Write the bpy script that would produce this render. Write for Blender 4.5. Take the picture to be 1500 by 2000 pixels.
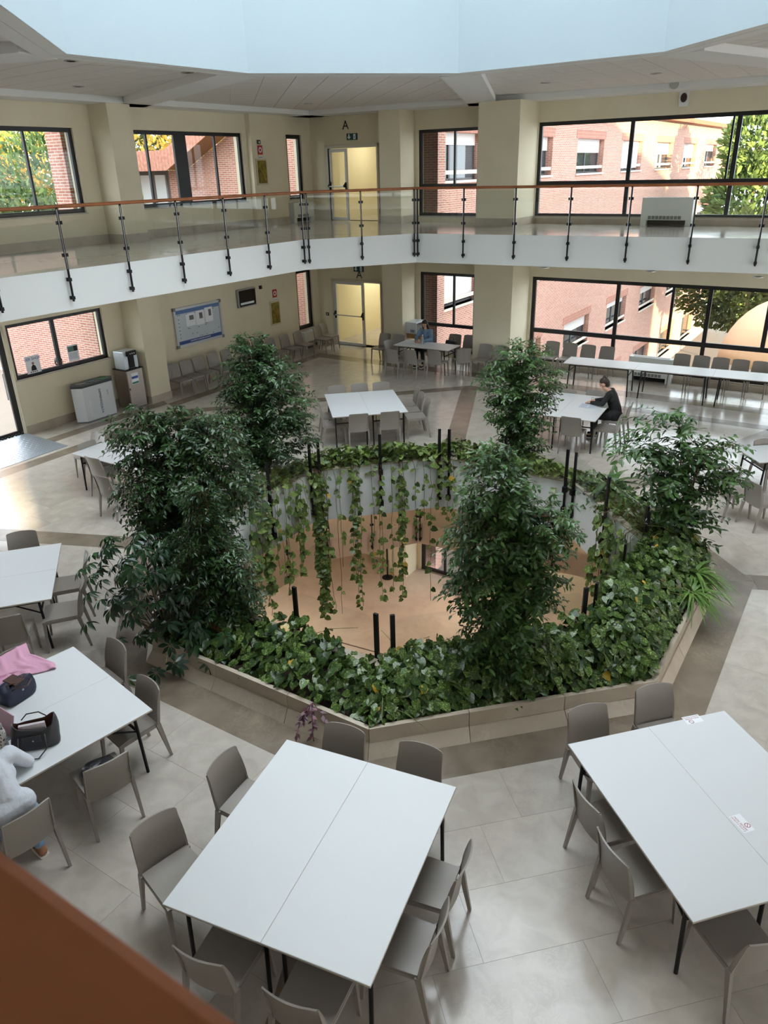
import bpy, bmesh, math, random
import numpy as np
from mathutils import Vector, Matrix

# ------------------------------------------------------------------ clean
for o in list(bpy.data.objects): bpy.data.objects.remove(o, do_unlink=True)
scene = bpy.context.scene
COL = scene.collection
random.seed(7); RNG = np.random.default_rng(11)

# ------------------------------------------------------------------ camera
FPX, PITCH, ROLL, CAMZ = 1465.9, 0.4293, -0.0264, 5.429
_fwd = np.array([0, math.cos(PITCH), -math.sin(PITCH)])
_rt, _up = np.array([1., 0, 0]), np.array([0, math.sin(PITCH), math.cos(PITCH)])
_R = math.cos(ROLL)*_rt + math.sin(ROLL)*_up
_U = -math.sin(ROLL)*_rt + math.cos(ROLL)*_up
cam = bpy.data.cameras.new('camera'); cam_o = bpy.data.objects.new('camera', cam); COL.objects.link(cam_o)
cam.sensor_fit = 'HORIZONTAL'; cam.sensor_width = 36.0; cam.lens = FPX/1500*36
cam.clip_start = 0.05; cam.clip_end = 400
M = Matrix.Identity(4)
for i in range(3):
    M[i][0], M[i][1], M[i][2] = _R[i], _U[i], -_fwd[i]
M[2][3] = CAMZ
cam_o.matrix_world = M
scene.camera = cam_o
cam.dof.use_dof = True; cam.dof.focus_distance = 8.5; cam.dof.aperture_fstop = 9.3

def ray(px, py): return _fwd + (px-750)/FPX*_R - (py-1000)/FPX*_U
def gp(px, py, z=0.0):                     # pixel -> point at height z
    d = ray(px, py); t = (z-CAMZ)/d[2]; return np.array([0, 0, CAMZ]) + d*t
def atY(px, py, Y):
    d = ray(px, py); return np.array([0, 0, CAMZ]) + d*(Y/d[1])

# ------------------------------------------------------------------ world, sun, exposure
w = bpy.data.worlds.new('sky'); scene.world = w; w.use_nodes = True
nt = w.node_tree; bgn = nt.nodes['Background']
bgn.inputs[0].default_value = (0.86, 0.93, 1.0, 1); bgn.inputs[1].default_value = 6.0
sun = bpy.data.lights.new('sun', 'SUN'); sun.energy = 24.0; sun.color = (1.0, 0.76, 0.36); sun.angle = 0.012
sun_o = bpy.data.objects.new('sun', sun); COL.objects.link(sun_o)
SUNDIR = Vector((0.341, -0.94, 0.146)).normalized()      # towards the sun
sun_o.rotation_euler = SUNDIR.to_track_quat('Z', 'Y').to_euler()
sun_o.location = (20, -60, 30)
vs = scene.view_settings
vs.view_transform = 'Standard'; vs.look = 'None'; vs.exposure = 0.72; vs.gamma = 1.0; vs.use_curve_mapping = False

# ------------------------------------------------------------------ plan
C = np.array([.56, 10.03])                 # centre of the octagon
AX = math.radians(11.8)
nl, nr = np.array([-.8367, .5476]), np.array([.5476, .8367])      # outward normals of the left and back walls
uL, vR = np.array([.5476, .8367]), np.array([.8367, -.5476])
DL, DR = 10.98, 12.10
G = 3.95                                   # storey height
ANG_L, ANG_R = math.radians(56.8), math.radians(-33.2)
oL, oR = C + DL*nl, C + DR*nr
def hitplane(px, py, n, D):
    d = ray(px, py); t = (D + C@n)/(d[:2]@n); return np.array([0, 0, CAMZ]) + d*t
def sL(px, py, D=DL):
    P = hitplane(px, py, nl, D); return float((P[:2]-(C+D*nl))@uL), float(P[2])
def sR(px, py, D=DR):
    P = hitplane(px, py, nr, D); return float((P[:2]-(C+D*nr))@vR), float(P[2])
def octo(R, c=C, k0=0):
    rc = R/math.cos(math.pi/8)
    return [(c[0]+rc*math.cos(AX+math.pi/8+math.pi/4*k), c[1]+rc*math.sin(AX+math.pi/8+math.pi/4*k)) for k in range(8)]

# ------------------------------------------------------------------ mesh helpers
class MB:
    def __init__(s): s.v = []; s.f = []; s.m = []
    def add(s, vs_, fs, mi=0):
        b = len(s.v); s.v += [tuple(map(float, p)) for p in vs_]
        s.f += [tuple(b+i for i in f) for f in fs]; s.m += [mi]*len(fs); return s
    def box(s, x0, x1, y0, y1, z0, z1, mi=0):
        return s.add([(x0,y0,z0),(x1,y0,z0),(x1,y1,z0),(x0,y1,z0),(x0,y0,z1),(x1,y0,z1),(x1,y1,z1),(x0,y1,z1)],
              [(0,3,2,1),(4,5,6,7),(0,1,5,4),(1,2,6,5),(2,3,7,6),(3,0,4,7)], mi)
    def prism(s, poly, z0, z1, mi=0):
        n = len(poly)
        a = sum(poly[i][0]*poly[(i+1)%n][1]-poly[(i+1)%n][0]*poly[i][1] for i in range(n))
        if a < 0: poly = poly[::-1]
        return s.add([(p[0],p[1],z0) for p in poly]+[(p[0],p[1],z1) for p in poly],
              [tuple(range(n-1,-1,-1)), tuple(range(n,2*n))]+[(i,(i+1)%n,n+(i+1)%n,n+i) for i in range(n)], mi)
    def bar(s, a, b, w, h, up=(0,0,1), mi=0, w2=None, h2=None):
        a, b, up = Vector(a), Vector(b), Vector(up); d = (b-a).normalized()
        x = d.cross(up)
        if x.length < 1e-4: x = d.cross(Vector((0,1,0)))
        x.normalize(); y = x.cross(d).normalized()
        w2 = w if w2 is None else w2; h2 = h if h2 is None else h2
        P = []
        for c, ww, hh in ((a,w,h),(b,w2,h2)):
            for sx, sy in ((-1,-1),(1,-1),(1,1),(-1,1)): P.append(c+x*sx*ww/2+y*sy*hh/2)
        return s.add(P, [(3,2,1,0),(4,5,6,7),(0,1,5,4),(1,2,6,5),(2,3,7,6),(3,0,4,7)], mi)
    def tube(s, path, rad, n=8, mi=0, cap=True):
        path = [Vector(p) for p in path]; k = len(path)
        rad = [rad]*k if not hasattr(rad, '__len__') else rad
        t0 = (path[1]-path[0]).normalized(); ref = Vector((0,0,1)) if abs(t0.z) < .9 else Vector((1,0,0))
        x = t0.cross(ref).normalized(); V = []
        for i, p in enumerate(path):
            t = ((path[i+1] if i+1 < k else p)-(path[i-1] if i else p)).normalized()
            x = (x-t*x.dot(t)).normalized(); y = t.cross(x)
            for j in range(n):
                a = 2*math.pi*j/n; V.append(p+(x*math.cos(a)+y*math.sin(a))*rad[i])
        Fs = [(i*n+j, i*n+(j+1)%n, (i+1)*n+(j+1)%n, (i+1)*n+j) for i in range(k-1) for j in range(n)]
        if cap: Fs += [tuple(range(n-1,-1,-1)), tuple((k-1)*n+j for j in range(n))]
        return s.add(V, Fs, mi)
    def lathe(s, prof, n=16, c=(0,0,0), mi=0, sx=1, sy=1):
        V = [(c[0]+r*math.cos(2*math.pi*j/n)*sx, c[1]+r*math.sin(2*math.pi*j/n)*sy, c[2]+z) for r, z in prof for j in range(n)]
        k = len(prof)
        Fs = [(i*n+j, i*n+(j+1)%n, (i+1)*n+(j+1)%n, (i+1)*n+j) for i in range(k-1) for j in range(n)]
        Fs += [tuple(range(n-1,-1,-1)), tuple((k-1)*n+j for j in range(n))]
        return s.add(V, Fs, mi)
    def grid(s, fn, nu, nv, mi=0, flip=False):
        V = [fn(i/nu, j/nv) for j in range(nv+1) for i in range(nu+1)]
        Fs = [(j*(nu+1)+i, j*(nu+1)+i+1, (j+1)*(nu+1)+i+1, (j+1)*(nu+1)+i) for j in range(nv) for i in range(nu)]
        if flip: Fs = [f[::-1] for f in Fs]
        return s.add(V, Fs, mi)
    def slabgrid(s, fn, th, nu, nv, mi=0):
        """a curved sheet with thickness: fn(u,v)->(point, normal)"""
        n = (nu+1)*(nv+1); A = []; B = []
        for j in range(nv+1):
            for i in range(nu+1):
                p, m = fn(i/nu, j/nv); p = Vector(p); m = Vector(m).normalized()
                A.append(p+m*th/2); B.append(p-m*th/2)
        Fs = []
        for j in range(nv):
            for i in range(nu):
                a = j*(nu+1)+i; q = (a, a+1, a+nu+2, a+nu+1); Fs.append(q); Fs.append(tuple(n+k for k in q[::-1]))
        ring = [i for i in range(nu+1)]+[j*(nu+1)+nu for j in range(1,nv+1)]+[nv*(nu+1)+i for i in range(nu-1,-1,-1)]+[j*(nu+1) for j in range(nv-1,0,-1)]
        for i in range(len(ring)):
            a, b = ring[i], ring[(i+1)%len(ring)]; Fs.append((b, a, n+a, n+b))
        return s.add(A+B, Fs, mi)
    def mesh(s, name, mats, smooth=False):
        me = bpy.data.meshes.new(name); me.from_pydata(s.v, [], s.f); me.update()
        for m in (mats if isinstance(mats, (list,tuple)) else [mats]): me.materials.append(m)
        if any(s.m): me.polygons.foreach_set('material_index', s.m)
        if smooth: 
            me.polygons.foreach_set('use_smooth', [True]*len(me.polygons))
        return me
    def build(s, name, mats, parent=None, smooth=False, bevel=0, auto=None):
        return link(name, s.mesh(name, mats, smooth or auto is not None), parent, bevel, auto)
def link(name, me, parent=None, bevel=0, auto=None):
    o = bpy.data.objects.new(name, me); COL.objects.link(o)
    if parent is not None: o.parent = parent
    if auto is not None and me is not None:
        me.set_sharp_from_angle(angle=math.radians(auto))
    if bevel:
        b = o.modifiers.new('bevel', 'BEVEL'); b.width = bevel; b.segments = 2; b.limit_method = 'ANGLE'
    return o
def tag(o, label=None, cat=None, group=None, kind=None):
    if label: o['label'] = label
    if cat: o['category'] = cat
    if group: o['group'] = group
    if kind: o['kind'] = kind
    return o
def empty(name, loc=(0,0,0), rz=0, label=None, cat=None, group=None, kind=None):
    o = bpy.data.objects.new(name, None); COL.objects.link(o); o.empty_display_size = .1
    o.location = loc; o.rotation_euler = (0,0,rz); return tag(o, label, cat, group, kind)
KIDS = {}
def copy_tree(o, parent=None):
    c = o.copy(); COL.objects.link(c); c.parent = parent
    for ch in [x for x in o.children]: copy_tree(ch, c)
    return c
def struct(name, mb, mat, label, parent=None, **k):
    o = mb.build(name, mat, parent, **k)
    if parent is None: tag(o, label, name.split('_')[0], kind='structure')
    return o

# ------------------------------------------------------------------ materials
MATS = {}
def srgb(r, g, b): 
    f = lambda c: (c/255/12.92 if c/255 <= .04045 else ((c/255+.055)/1.055)**2.4)
    return (f(r), f(g), f(b), 1)
def mat(name, col, rough=.5, metal=0, spec=.5, noise=None, bump=None, emit=0, col2=None, scale=4, detail=4, coat=0, trans=0):
    if name in MATS: return MATS[name]
    m = bpy.data.materials.new(name); m.use_nodes = True; MATS[name] = m
    N, Lk = m.node_tree.nodes, m.node_tree.links; p = N['Principled BSDF']
    p.inputs['Base Color'].default_value = col; p.inputs['Roughness'].default_value = rough
    p.inputs['Metallic'].default_value = metal; p.inputs['Specular IOR Level'].default_value = spec
    p.inputs['Coat Weight'].default_value = coat
    if trans: p.inputs['Transmission Weight'].default_value = trans
    if emit: p.inputs['Emission Color'].default_value = col; p.inputs['Emission Strength'].default_value = emit
    if col2 is not None or bump:
        tc = N.new('ShaderNodeTexCoord'); nz = N.new('ShaderNodeTexNoise')
        nz.inputs['Scale'].default_value = scale; nz.inputs['Detail'].default_value = detail
        Lk.new(tc.outputs['Object'], nz.inputs['Vector'])
        if col2 is not None:
            r = N.new('ShaderNodeValToRGB'); r.color_ramp.elements[0].color = col; r.color_ramp.elements[1].color = col2
            r.color_ramp.elements[0].position = .35; r.color_ramp.elements[1].position = .65
            Lk.new(nz.outputs['Fac'], r.inputs['Fac']); Lk.new(r.outputs['Color'], p.inputs['Base Color'])
        if bump:
            b = N.new('ShaderNodeBump'); b.inputs['Strength'].default_value = bump; b.inputs['Distance'].default_value = .01
            Lk.new(nz.outputs['Fac'], b.inputs['Height']); Lk.new(b.outputs['Normal'], p.inputs['Normal'])
    return m
def marble(name, c1, c2, cv, rough=.2, scale=1.2, veins=.3):
    """clouded stone with fine veins, in world metres"""
    m = bpy.data.materials.new(name); m.use_nodes = True; MATS[name] = m
    N, Lk = m.node_tree.nodes, m.node_tree.links; p = N['Principled BSDF']
    geo = N.new('ShaderNodeNewGeometry'); oi = N.new('ShaderNodeObjectInfo')
    off = N.new('ShaderNodeVectorMath'); off.operation = 'SCALE'; off.inputs['Scale'].default_value = 37.0
    cmb = N.new('ShaderNodeCombineXYZ'); Lk.new(oi.outputs['Random'], cmb.inputs[0]); Lk.new(oi.outputs['Random'], cmb.inputs[1])
    Lk.new(cmb.outputs[0], off.inputs[0])
    ad = N.new('ShaderNodeVectorMath'); Lk.new(geo.outputs['Position'], ad.inputs[0]); Lk.new(off.outputs[0], ad.inputs[1])
    n1 = N.new('ShaderNodeTexNoise'); n1.inputs['Scale'].default_value = scale; n1.inputs['Detail'].default_value = 6; n1.inputs['Distortion'].default_value = .6
    n2 = N.new('ShaderNodeTexNoise'); n2.inputs['Scale'].default_value = scale*2.2; n2.inputs['Detail'].default_value = 8; n2.inputs['Distortion'].default_value = 1.4
    Lk.new(ad.outputs[0], n1.inputs['Vector']); Lk.new(ad.outputs[0], n2.inputs['Vector'])
    r1 = N.new('ShaderNodeValToRGB'); r1.color_ramp.elements[0].color = c1; r1.color_ramp.elements[1].color = c2
    r1.color_ramp.elements[0].position = .32; r1.color_ramp.elements[1].position = .68
    Lk.new(n1.outputs['Fac'], r1.inputs['Fac'])
    sub = N.new('ShaderNodeMath'); sub.operation = 'SUBTRACT'; sub.inputs[1].default_value = .5; Lk.new(n2.outputs['Fac'], sub.inputs[0])
    ab = N.new('ShaderNodeMath'); ab.operation = 'ABSOLUTE'; Lk.new(sub.outputs[0], ab.inputs[0])
    r2 = N.new('ShaderNodeValToRGB'); r2.color_ramp.elements[0].color = (1,1,1,1); r2.color_ramp.elements[1].color = (0,0,0,1)
    r2.color_ramp.elements[0].position = 0.0; r2.color_ramp.elements[1].position = .035
    Lk.new(ab.outputs[0], r2.inputs['Fac'])
    n3 = N.new('ShaderNodeTexNoise'); n3.inputs['Scale'].default_value = .9; Lk.new(ad.outputs[0], n3.inputs['Vector'])
    mu = N.new('ShaderNodeMath'); mu.operation = 'MULTIPLY'; Lk.new(r2.outputs['Color'], mu.inputs[0])
    sb = N.new('ShaderNodeMapRange'); sb.inputs[1].default_value = .45; sb.inputs[2].default_value = .65; sb.inputs[4].default_value = veins
    Lk.new(n3.outputs['Fac'], sb.inputs[0]); Lk.new(sb.outputs[0], mu.inputs[1])
    mx = N.new('ShaderNodeMix'); mx.data_type = 'RGBA'; mx.inputs['B'].default_value = cv
    Lk.new(mu.outputs[0], mx.inputs['Factor']); Lk.new(r1.outputs['Color'], mx.inputs['A'])
    vr = N.new('ShaderNodeHueSaturation'); va = N.new('ShaderNodeMapRange'); va.inputs[3].default_value = .93; va.inputs[4].default_value = 1.05
    Lk.new(oi.outputs['Random'], va.inputs[0]); Lk.new(va.outputs[0], vr.inputs['Value']); Lk.new(mx.outputs['Result'], vr.inputs['Color'])
    Lk.new(vr.outputs['Color'], p.inputs['Base Color'])
    rr = N.new('ShaderNodeMapRange'); rr.inputs[3].default_value = rough*.7; rr.inputs[4].default_value = rough*1.4
    Lk.new(n1.outputs['Fac'], rr.inputs[0]); Lk.new(rr.outputs[0], p.inputs['Roughness'])
    p.inputs['Specular IOR Level'].default_value = .5
    return m
def glassmat(name, tint=(1,1,1,1), refl=1.0, rough=0.0):
    m = bpy.data.materials.new(name); m.use_nodes = True; MATS[name] = m
    N, Lk = m.node_tree.nodes, m.node_tree.links; N.remove(N['Principled BSDF']); out = N['Material Output']
    t = N.new('ShaderNodeBsdfTransparent'); t.inputs[0].default_value = tint
    g = N.new('ShaderNodeBsdfGlossy'); g.inputs['Roughness'].default_value = rough
    fr = N.new('ShaderNodeLayerWeight'); pw = N.new('ShaderNodeMath'); pw.operation = 'POWER'; pw.inputs[1].default_value = 5.0
    Lk.new(fr.outputs['Facing'], pw.inputs[0])
    mu = N.new('ShaderNodeMath'); mu.operation = 'MULTIPLY_ADD'; mu.inputs[1].default_value = .9*refl; mu.inputs[2].default_value = .035*refl; Lk.new(pw.outputs[0], mu.inputs[0])
    mx = N.new('ShaderNodeMixShader'); Lk.new(mu.outputs[0], mx.inputs[0]); Lk.new(t.outputs[0], mx.inputs[1]); Lk.new(g.outputs[0], mx.inputs[2])
    Lk.new(mx.outputs[0], out.inputs[0]); return m
def brickmat(name, c1, c2, mortar, bw=.25, bh=.065, ms=.012, vert=False):
    m = bpy.data.materials.new(name); m.use_nodes = True; MATS[name] = m
    N, Lk = m.node_tree.nodes, m.node_tree.links; p = N['Principled BSDF']; p.inputs['Roughness'].default_value = .9
    tc = N.new('ShaderNodeTexCoord'); sp = N.new('ShaderNodeSeparateXYZ'); Lk.new(tc.outputs['Object'], sp.inputs[0])
    cb = N.new('ShaderNodeCombineXYZ'); ad = N.new('ShaderNodeMath'); ad.operation = 'ADD'
    Lk.new(sp.outputs[0], ad.inputs[0]); Lk.new(sp.outputs[1], ad.inputs[1])
    if vert: Lk.new(sp.outputs[2], cb.inputs[0]); Lk.new(ad.outputs[0], cb.inputs[1])
    else: Lk.new(ad.outputs[0], cb.inputs[0]); Lk.new(sp.outputs[2], cb.inputs[1])
    b = N.new('ShaderNodeTexBrick'); b.inputs['Scale'].default_value = 1; b.inputs['Color1'].default_value = c1; b.inputs['Color2'].default_value = c2
    b.inputs['Mortar'].default_value = mortar; b.inputs['Mortar Size'].default_value = ms; b.inputs['Brick Width'].default_value = bw; b.inputs['Row Height'].default_value = bh
    b.inputs['Mortar Smooth'].default_value = .3
    Lk.new(cb.outputs[0], b.inputs['Vector']); Lk.new(b.outputs['Color'], p.inputs['Base Color'])
    bp = N.new('ShaderNodeBump'); bp.invert = True; bp.inputs['Strength'].default_value = .5; bp.inputs['Distance'].default_value = .01
    Lk.new(b.outputs['Fac'], bp.inputs['Height']); Lk.new(bp.outputs['Normal'], p.inputs['Normal']); return m
def leafmat(name, dark, light, vein=None, rough=.4, vscale=18, vamt=.5, back=None, trans=.25):
    """leaf colour by per-leaf tint attribute, optional variegation"""
    m = bpy.data.materials.new(name); m.use_nodes = True; MATS[name] = m
    N, Lk = m.node_tree.nodes, m.node_tree.links; p = N['Principled BSDF']; out = N['Material Output']
    at = N.new('ShaderNodeAttribute'); at.attribute_name = 'tint'
    r = N.new('ShaderNodeValToRGB'); r.color_ramp.elements[0].color = dark; r.color_ramp.elements[1].color = light
    r.color_ramp.elements[1].position = .93
    if back is not None:
        e = r.color_ramp.elements.new(.985); e.color = light; e = r.color_ramp.elements.new(.99); e.color = back
    Lk.new(at.outputs['Fac'], r.inputs['Fac']); src = r.outputs['Color']
    if vein is not None:
        geo = N.new('ShaderNodeNewGeometry'); nz = N.new('ShaderNodeTexNoise'); nz.inputs['Scale'].default_value = vscale; nz.inputs['Detail'].default_value = 3
        Lk.new(geo.outputs['Position'], nz.inputs['Vector'])
        mr = N.new('ShaderNodeMapRange'); mr.inputs[1].default_value = .52; mr.inputs[2].default_value = .62; mr.inputs[4].default_value = vamt; Lk.new(nz.outputs['Fac'], mr.inputs[0])
        mu = N.new('ShaderNodeMath'); mu.operation = 'MULTIPLY'; Lk.new(mr.outputs[0], mu.inputs[0]); Lk.new(at.outputs['Fac'], mu.inputs[1])
        mx = N.new('ShaderNodeMix'); mx.data_type = 'RGBA'; mx.inputs['B'].default_value = vein; Lk.new(mu.outputs[0], mx.inputs['Factor']); Lk.new(src, mx.inputs['A']); src = mx.outputs['Result']
    Lk.new(src, p.inputs['Base Color']); p.inputs['Roughness'].default_value = rough; p.inputs['Specular IOR Level'].default_value = .5
    if trans:
        tl = N.new('ShaderNodeBsdfTranslucent'); Lk.new(src, tl.inputs[0]); ms = N.new('ShaderNodeMixShader'); ms.inputs[0].default_value = trans
        Lk.new(p.outputs[0], ms.inputs[1]); Lk.new(tl.outputs[0], ms.inputs[2]); Lk.new(ms.outputs[0], out.inputs[0])
    return m

WALL = mat('cream_paint', srgb(226,216,190), .85, col2=srgb(222,211,184), scale=1.5)
CEILM = mat('ceiling_paint', srgb(226,226,224), .9)
TILEC = mat('ceiling_tile_mineral', srgb(220,216,212), .95, bump=.25, scale=60)
WHITE = mat('white_paint', srgb(228,229,227), .6)
SHAFT = mat('shaft_paint', srgb(158,170,175), .8)
BLACKF = mat('black_aluminium', srgb(22,21,23), .4)
BLACKM = mat('black_metal', srgb(16,16,18), .5, spec=.3)
STEEL = mat('brushed_steel', srgb(170,170,172), .3, 1)
ALU = mat('aluminium', srgb(195,196,198), .4, .8)
WOOD = mat('rail_wood', srgb(172,104,60), .45, col2=srgb(152,88,50), scale=6)
FLOORM = marble('floor_marble', srgb(187,179,168), srgb(173,164,153), srgb(200,193,183), .15, 4.5, .3)
BANDM = marble('band_marble', srgb(134,121,106), srgb(113,101,87), srgb(158,147,131), .2, 2.4)
BASEM = marble('plinth_marble', srgb(190,178,160), srgb(170,157,139), srgb(206,197,182), .35, 2.0)
GROUT = mat('grout', srgb(150,142,132), .8)
GLASS = glassmat('window_glass', (.42,.44,.435,1), 1.0)     # grey tint added to dim the bright view outside
CLEAR = glassmat('clear_glass', (.97,.98,.98,1), 1.0)
GLASSR = glassmat('railing_glass', (.97,.985,.978,1), .8)
CHAIRM = mat('taupe_plastic', srgb(140,132,124), .42, bump=.03, scale=300)
TABLEM = mat('white_laminate', srgb(214,216,217), .38)
TABEDGE = mat('table_edge', srgb(178,168,155), .6)
BRICK = brickmat('brick_wall', srgb(198,138,122), srgb(178,116,101), srgb(214,194,180))
BRICKV = brickmat('soldier_brick', srgb(184,112,95), srgb(160,92,78), srgb(200,172,156), vert=True)
SOIL = mat('soil', srgb(58,44,34), .95, col2=srgb(36,27,21), scale=30, bump=.8)

# =================================================================== STRUCTURE
SEAM = .003
# ---- gallery opening (upper floor), far side measured, the rest by symmetry
ga, gb, gc, gd = np.array([-6.15,12.8]), np.array([-1.72,18.7]), np.array([.975,19.66]), np.array([7.9,16.0])
dLft, dRgt = (ga-gb)/np.linalg.norm(ga-gb), (gd-gc)/np.linalg.norm(gd-gc)
NEAR = 8.54                                         # near edge: (P-C).nr = -NEAR
def isect(p, d, n, D):                              # line p+td with plane n.(x-C)=D
    t = (D-(p-C)@n)/(d@n); return p+d*t
nlf = isect(gb, dLft, nr, -NEAR+2.0); nln = isect(gb, dLft, nr, -NEAR)+vR*2.2
rte = isect(gc, dRgt, nl, -7.2+2.0); rts = isect(gc, dRgt, nl, -7.2); rts = rts - nr*2.0
nrn = C - nr*NEAR - nl*(7.2-2.0); nrs = C - nr*(NEAR-2.0) - nl*7.2
OPEN = [gb, gc, rte, rts, nrs, nrn, nln, nlf]
room = [C+nl*DL+nr*DR, C-nl*13+nr*DR, C-nl*13-nr*13, C+nl*DL-nr*13]

def ring_slab(name, outer, inner, z0, z1, m, label, top=None):
    """slab between an outer polygon and a hole (both star-shaped about C)"""
    def at(poly, a):
        d = np.array([math.cos(a), math.sin(a)]); best = None
        for i in range(len(poly)):
            p, q = np.array(poly[i]), np.array(poly[(i+1)%len(poly)]); e = q-p
            den = d[0]*e[1]-d[1]*e[0]
            if abs(den) < 1e-9: continue
            w_ = p-C; t = (w_[0]*e[1]-w_[1]*e[0])/den; u = (w_[0]*d[1]-w_[1]*d[0])/den
            if t > 0 and -1e-6 <= u <= 1+1e-6: best = t if best is None else max(best, t)
        return C+d*best
    angs = sorted({round(math.atan2(p[1]-C[1], p[0]-C[0]), 6) for p in list(outer)+list(inner)})
    n = len(angs); O = [at(outer, a) for a in angs]; I = [at(inner, a) for a in angs]
    mb = MB(); V = []
    for z in (z0, z1): V += [(p[0],p[1],z) for p in O]+[(p[0],p[1],z) for p in I]
    F_, mi = [], []
    for i in range(n):
        j = (i+1)%n
        F_ += [(2*n+i,2*n+j,3*n+j,3*n+i)]; mi += [0]
        F_ += [(i,n+i,n+j,j)]; mi += [1]
        F_ += [(i,j,2*n+j,2*n+i)]; mi += [1]
        F_ += [(n+j,n+i,3*n+i,3*n+j)]; mi += [1]
    mb.v = V; mb.f = F_; mb.m = mi
    o = mb.build(name, [top or m, m]); tag(o, label, name.split('_')[0], kind='structure'); return o

ring_slab('floor_gallery', room, OPEN, 3.27, G, WHITE, 'upper gallery floor slab with white edge around the atrium', FLOORM)
PEACH = mat('peach_paint', srgb(222,202,182), .8)
ring_slab('floor_lower_gallery', room, OPEN, -4.6, -G, PEACH, 'lower gallery slab seen through the planted opening', marble('lower_marble', srgb(150,126,102), srgb(136,112,90), srgb(160,140,118), .3))
floor = ring_slab('floor', room, octo(3.06), -.54, -SEAM, WHITE, 'polished beige marble ground floor around the octagonal opening', GROUT)
LOWFL = marble('basement_marble', srgb(196,178,160), srgb(182,163,145), srgb(206,192,178), .22)
struct('floor_basement', MB().prism([tuple(p) for p in room], -8.2, -7.9), LOWFL, 'basement stone floor far below the opening')
for k_, (a, b) in enumerate((((-3.4, 20.5), (2.2, 17.6)), ((-3.0, 16.4), (3.0, 14.6)))):
    MB().bar((a[0],a[1],-7.897), (b[0],b[1],-7.897), .05, .006).build('floor_joint', mat('joint_dark', srgb(90,70,56), .8), bpy.data.objects['floor_basement'])

# ---- floor pieces: stone tiles and dark bands laid as an octagonal star
def clip(poly, n, d):                               # keep n.p <= d
    out = []
    for i in range(len(poly)):
        p, q = poly[i], poly[(i+1)%len(poly)]; a, b = n@p-d, n@q-d
        if a <= 0: out.append(p)
        if a*b < 0: out.append(p+(q-p)*(a/(a-b)))
    return out
def rdir(a): return np.array([math.cos(a), math.sin(a)])
def inset(poly, g): 
    n = len(poly); a = sum(poly[i][0]*poly[(i+1)%n][1]-poly[(i+1)%n][0]*poly[i][1] for i in range(n))
    P = poly if a > 0 else poly[::-1]; res = P
    for i in range(n):
        e = P[(i+1)%n]-P[i]; L_ = np.linalg.norm(e)
        if L_ < 1e-6: continue
        nn = np.array([e[1],-e[0]])/L_; res = clip(res, nn, nn@P[i]-g)
        if len(res) < 3: return []
    return res
def area(poly): return abs(sum(poly[i][0]*poly[(i+1)%len(poly)][1]-poly[(i+1)%len(poly)][0]*poly[i][1] for i in range(len(poly))))/2
RB0, RB1, RO0, RO1, HW = 3.94, 4.36, 9.0, 9.35, .21
tiles = []
def cut_tiles(poly, a, org, tw=1.2, th=.62):
    e, f = rdir(a), rdir(a+math.pi/2)
    us, vs_ = [(p-org)@e for p in poly], [(p-org)@f for p in poly]
    j = 0; v = math.floor(min(vs_)/th)*th
    while v < max(vs_):
        off = (j%3)*tw/3; u = math.floor((min(us)-off)/tw)*tw+off
        while u < max(us):
            q = [p for p in poly]
            for n_, d_ in ((e,u+tw+org@e),(-e,-u-org@e),(f,v+th+org@f),(-f,-v-org@f)):
                q = clip(q, n_, d_)
                if len(q) < 3: break
            if len(q) >= 3:
                q = inset(q, .0011)
                if len(q) >= 3 and area(q) > .01: tiles.append(q)
            u += tw
        v += th; j += 1
bands = []
for k in range(8):
    a = AX+math.pi/2+k*math.pi/4; n = rdir(a); e = rdir(a-math.pi/2)
    c0 = lambda r, sg, hw: C+n*r+e*sg*(r*math.tan(math.pi/8)-hw/math.cos(math.pi/8))
    view = k not in ()                               # all eight sectors
    cut_tiles([c0(RB1,-1,HW),c0(RB1,1,HW),c0(RO0,1,HW),c0(RO0,-1,HW)], a-math.pi/2, C+n*RB1)
    bands.append([c0(RB0,-1,.0),c0(RB0,1,.0),c0(RB1,1,0),c0(RB1,-1,0)])
    bands.append([c0(RO0,-1,0),c0(RO0,1,0),c0(RO1,1,0),c0(RO1,-1,0)])
    b = a+math.pi/8; m_, t_ = rdir(b), rdir(b+math.pi/2); k2 = 1/math.cos(math.pi/8)
    bands.append([C+m_*(RB1*k2-.0)-t_*HW, C+m_*(RO0*k2)-t_*HW, C+m_*(RO0*k2)+t_*HW, C+m_*(RB1*k2)+t_*HW])
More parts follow.
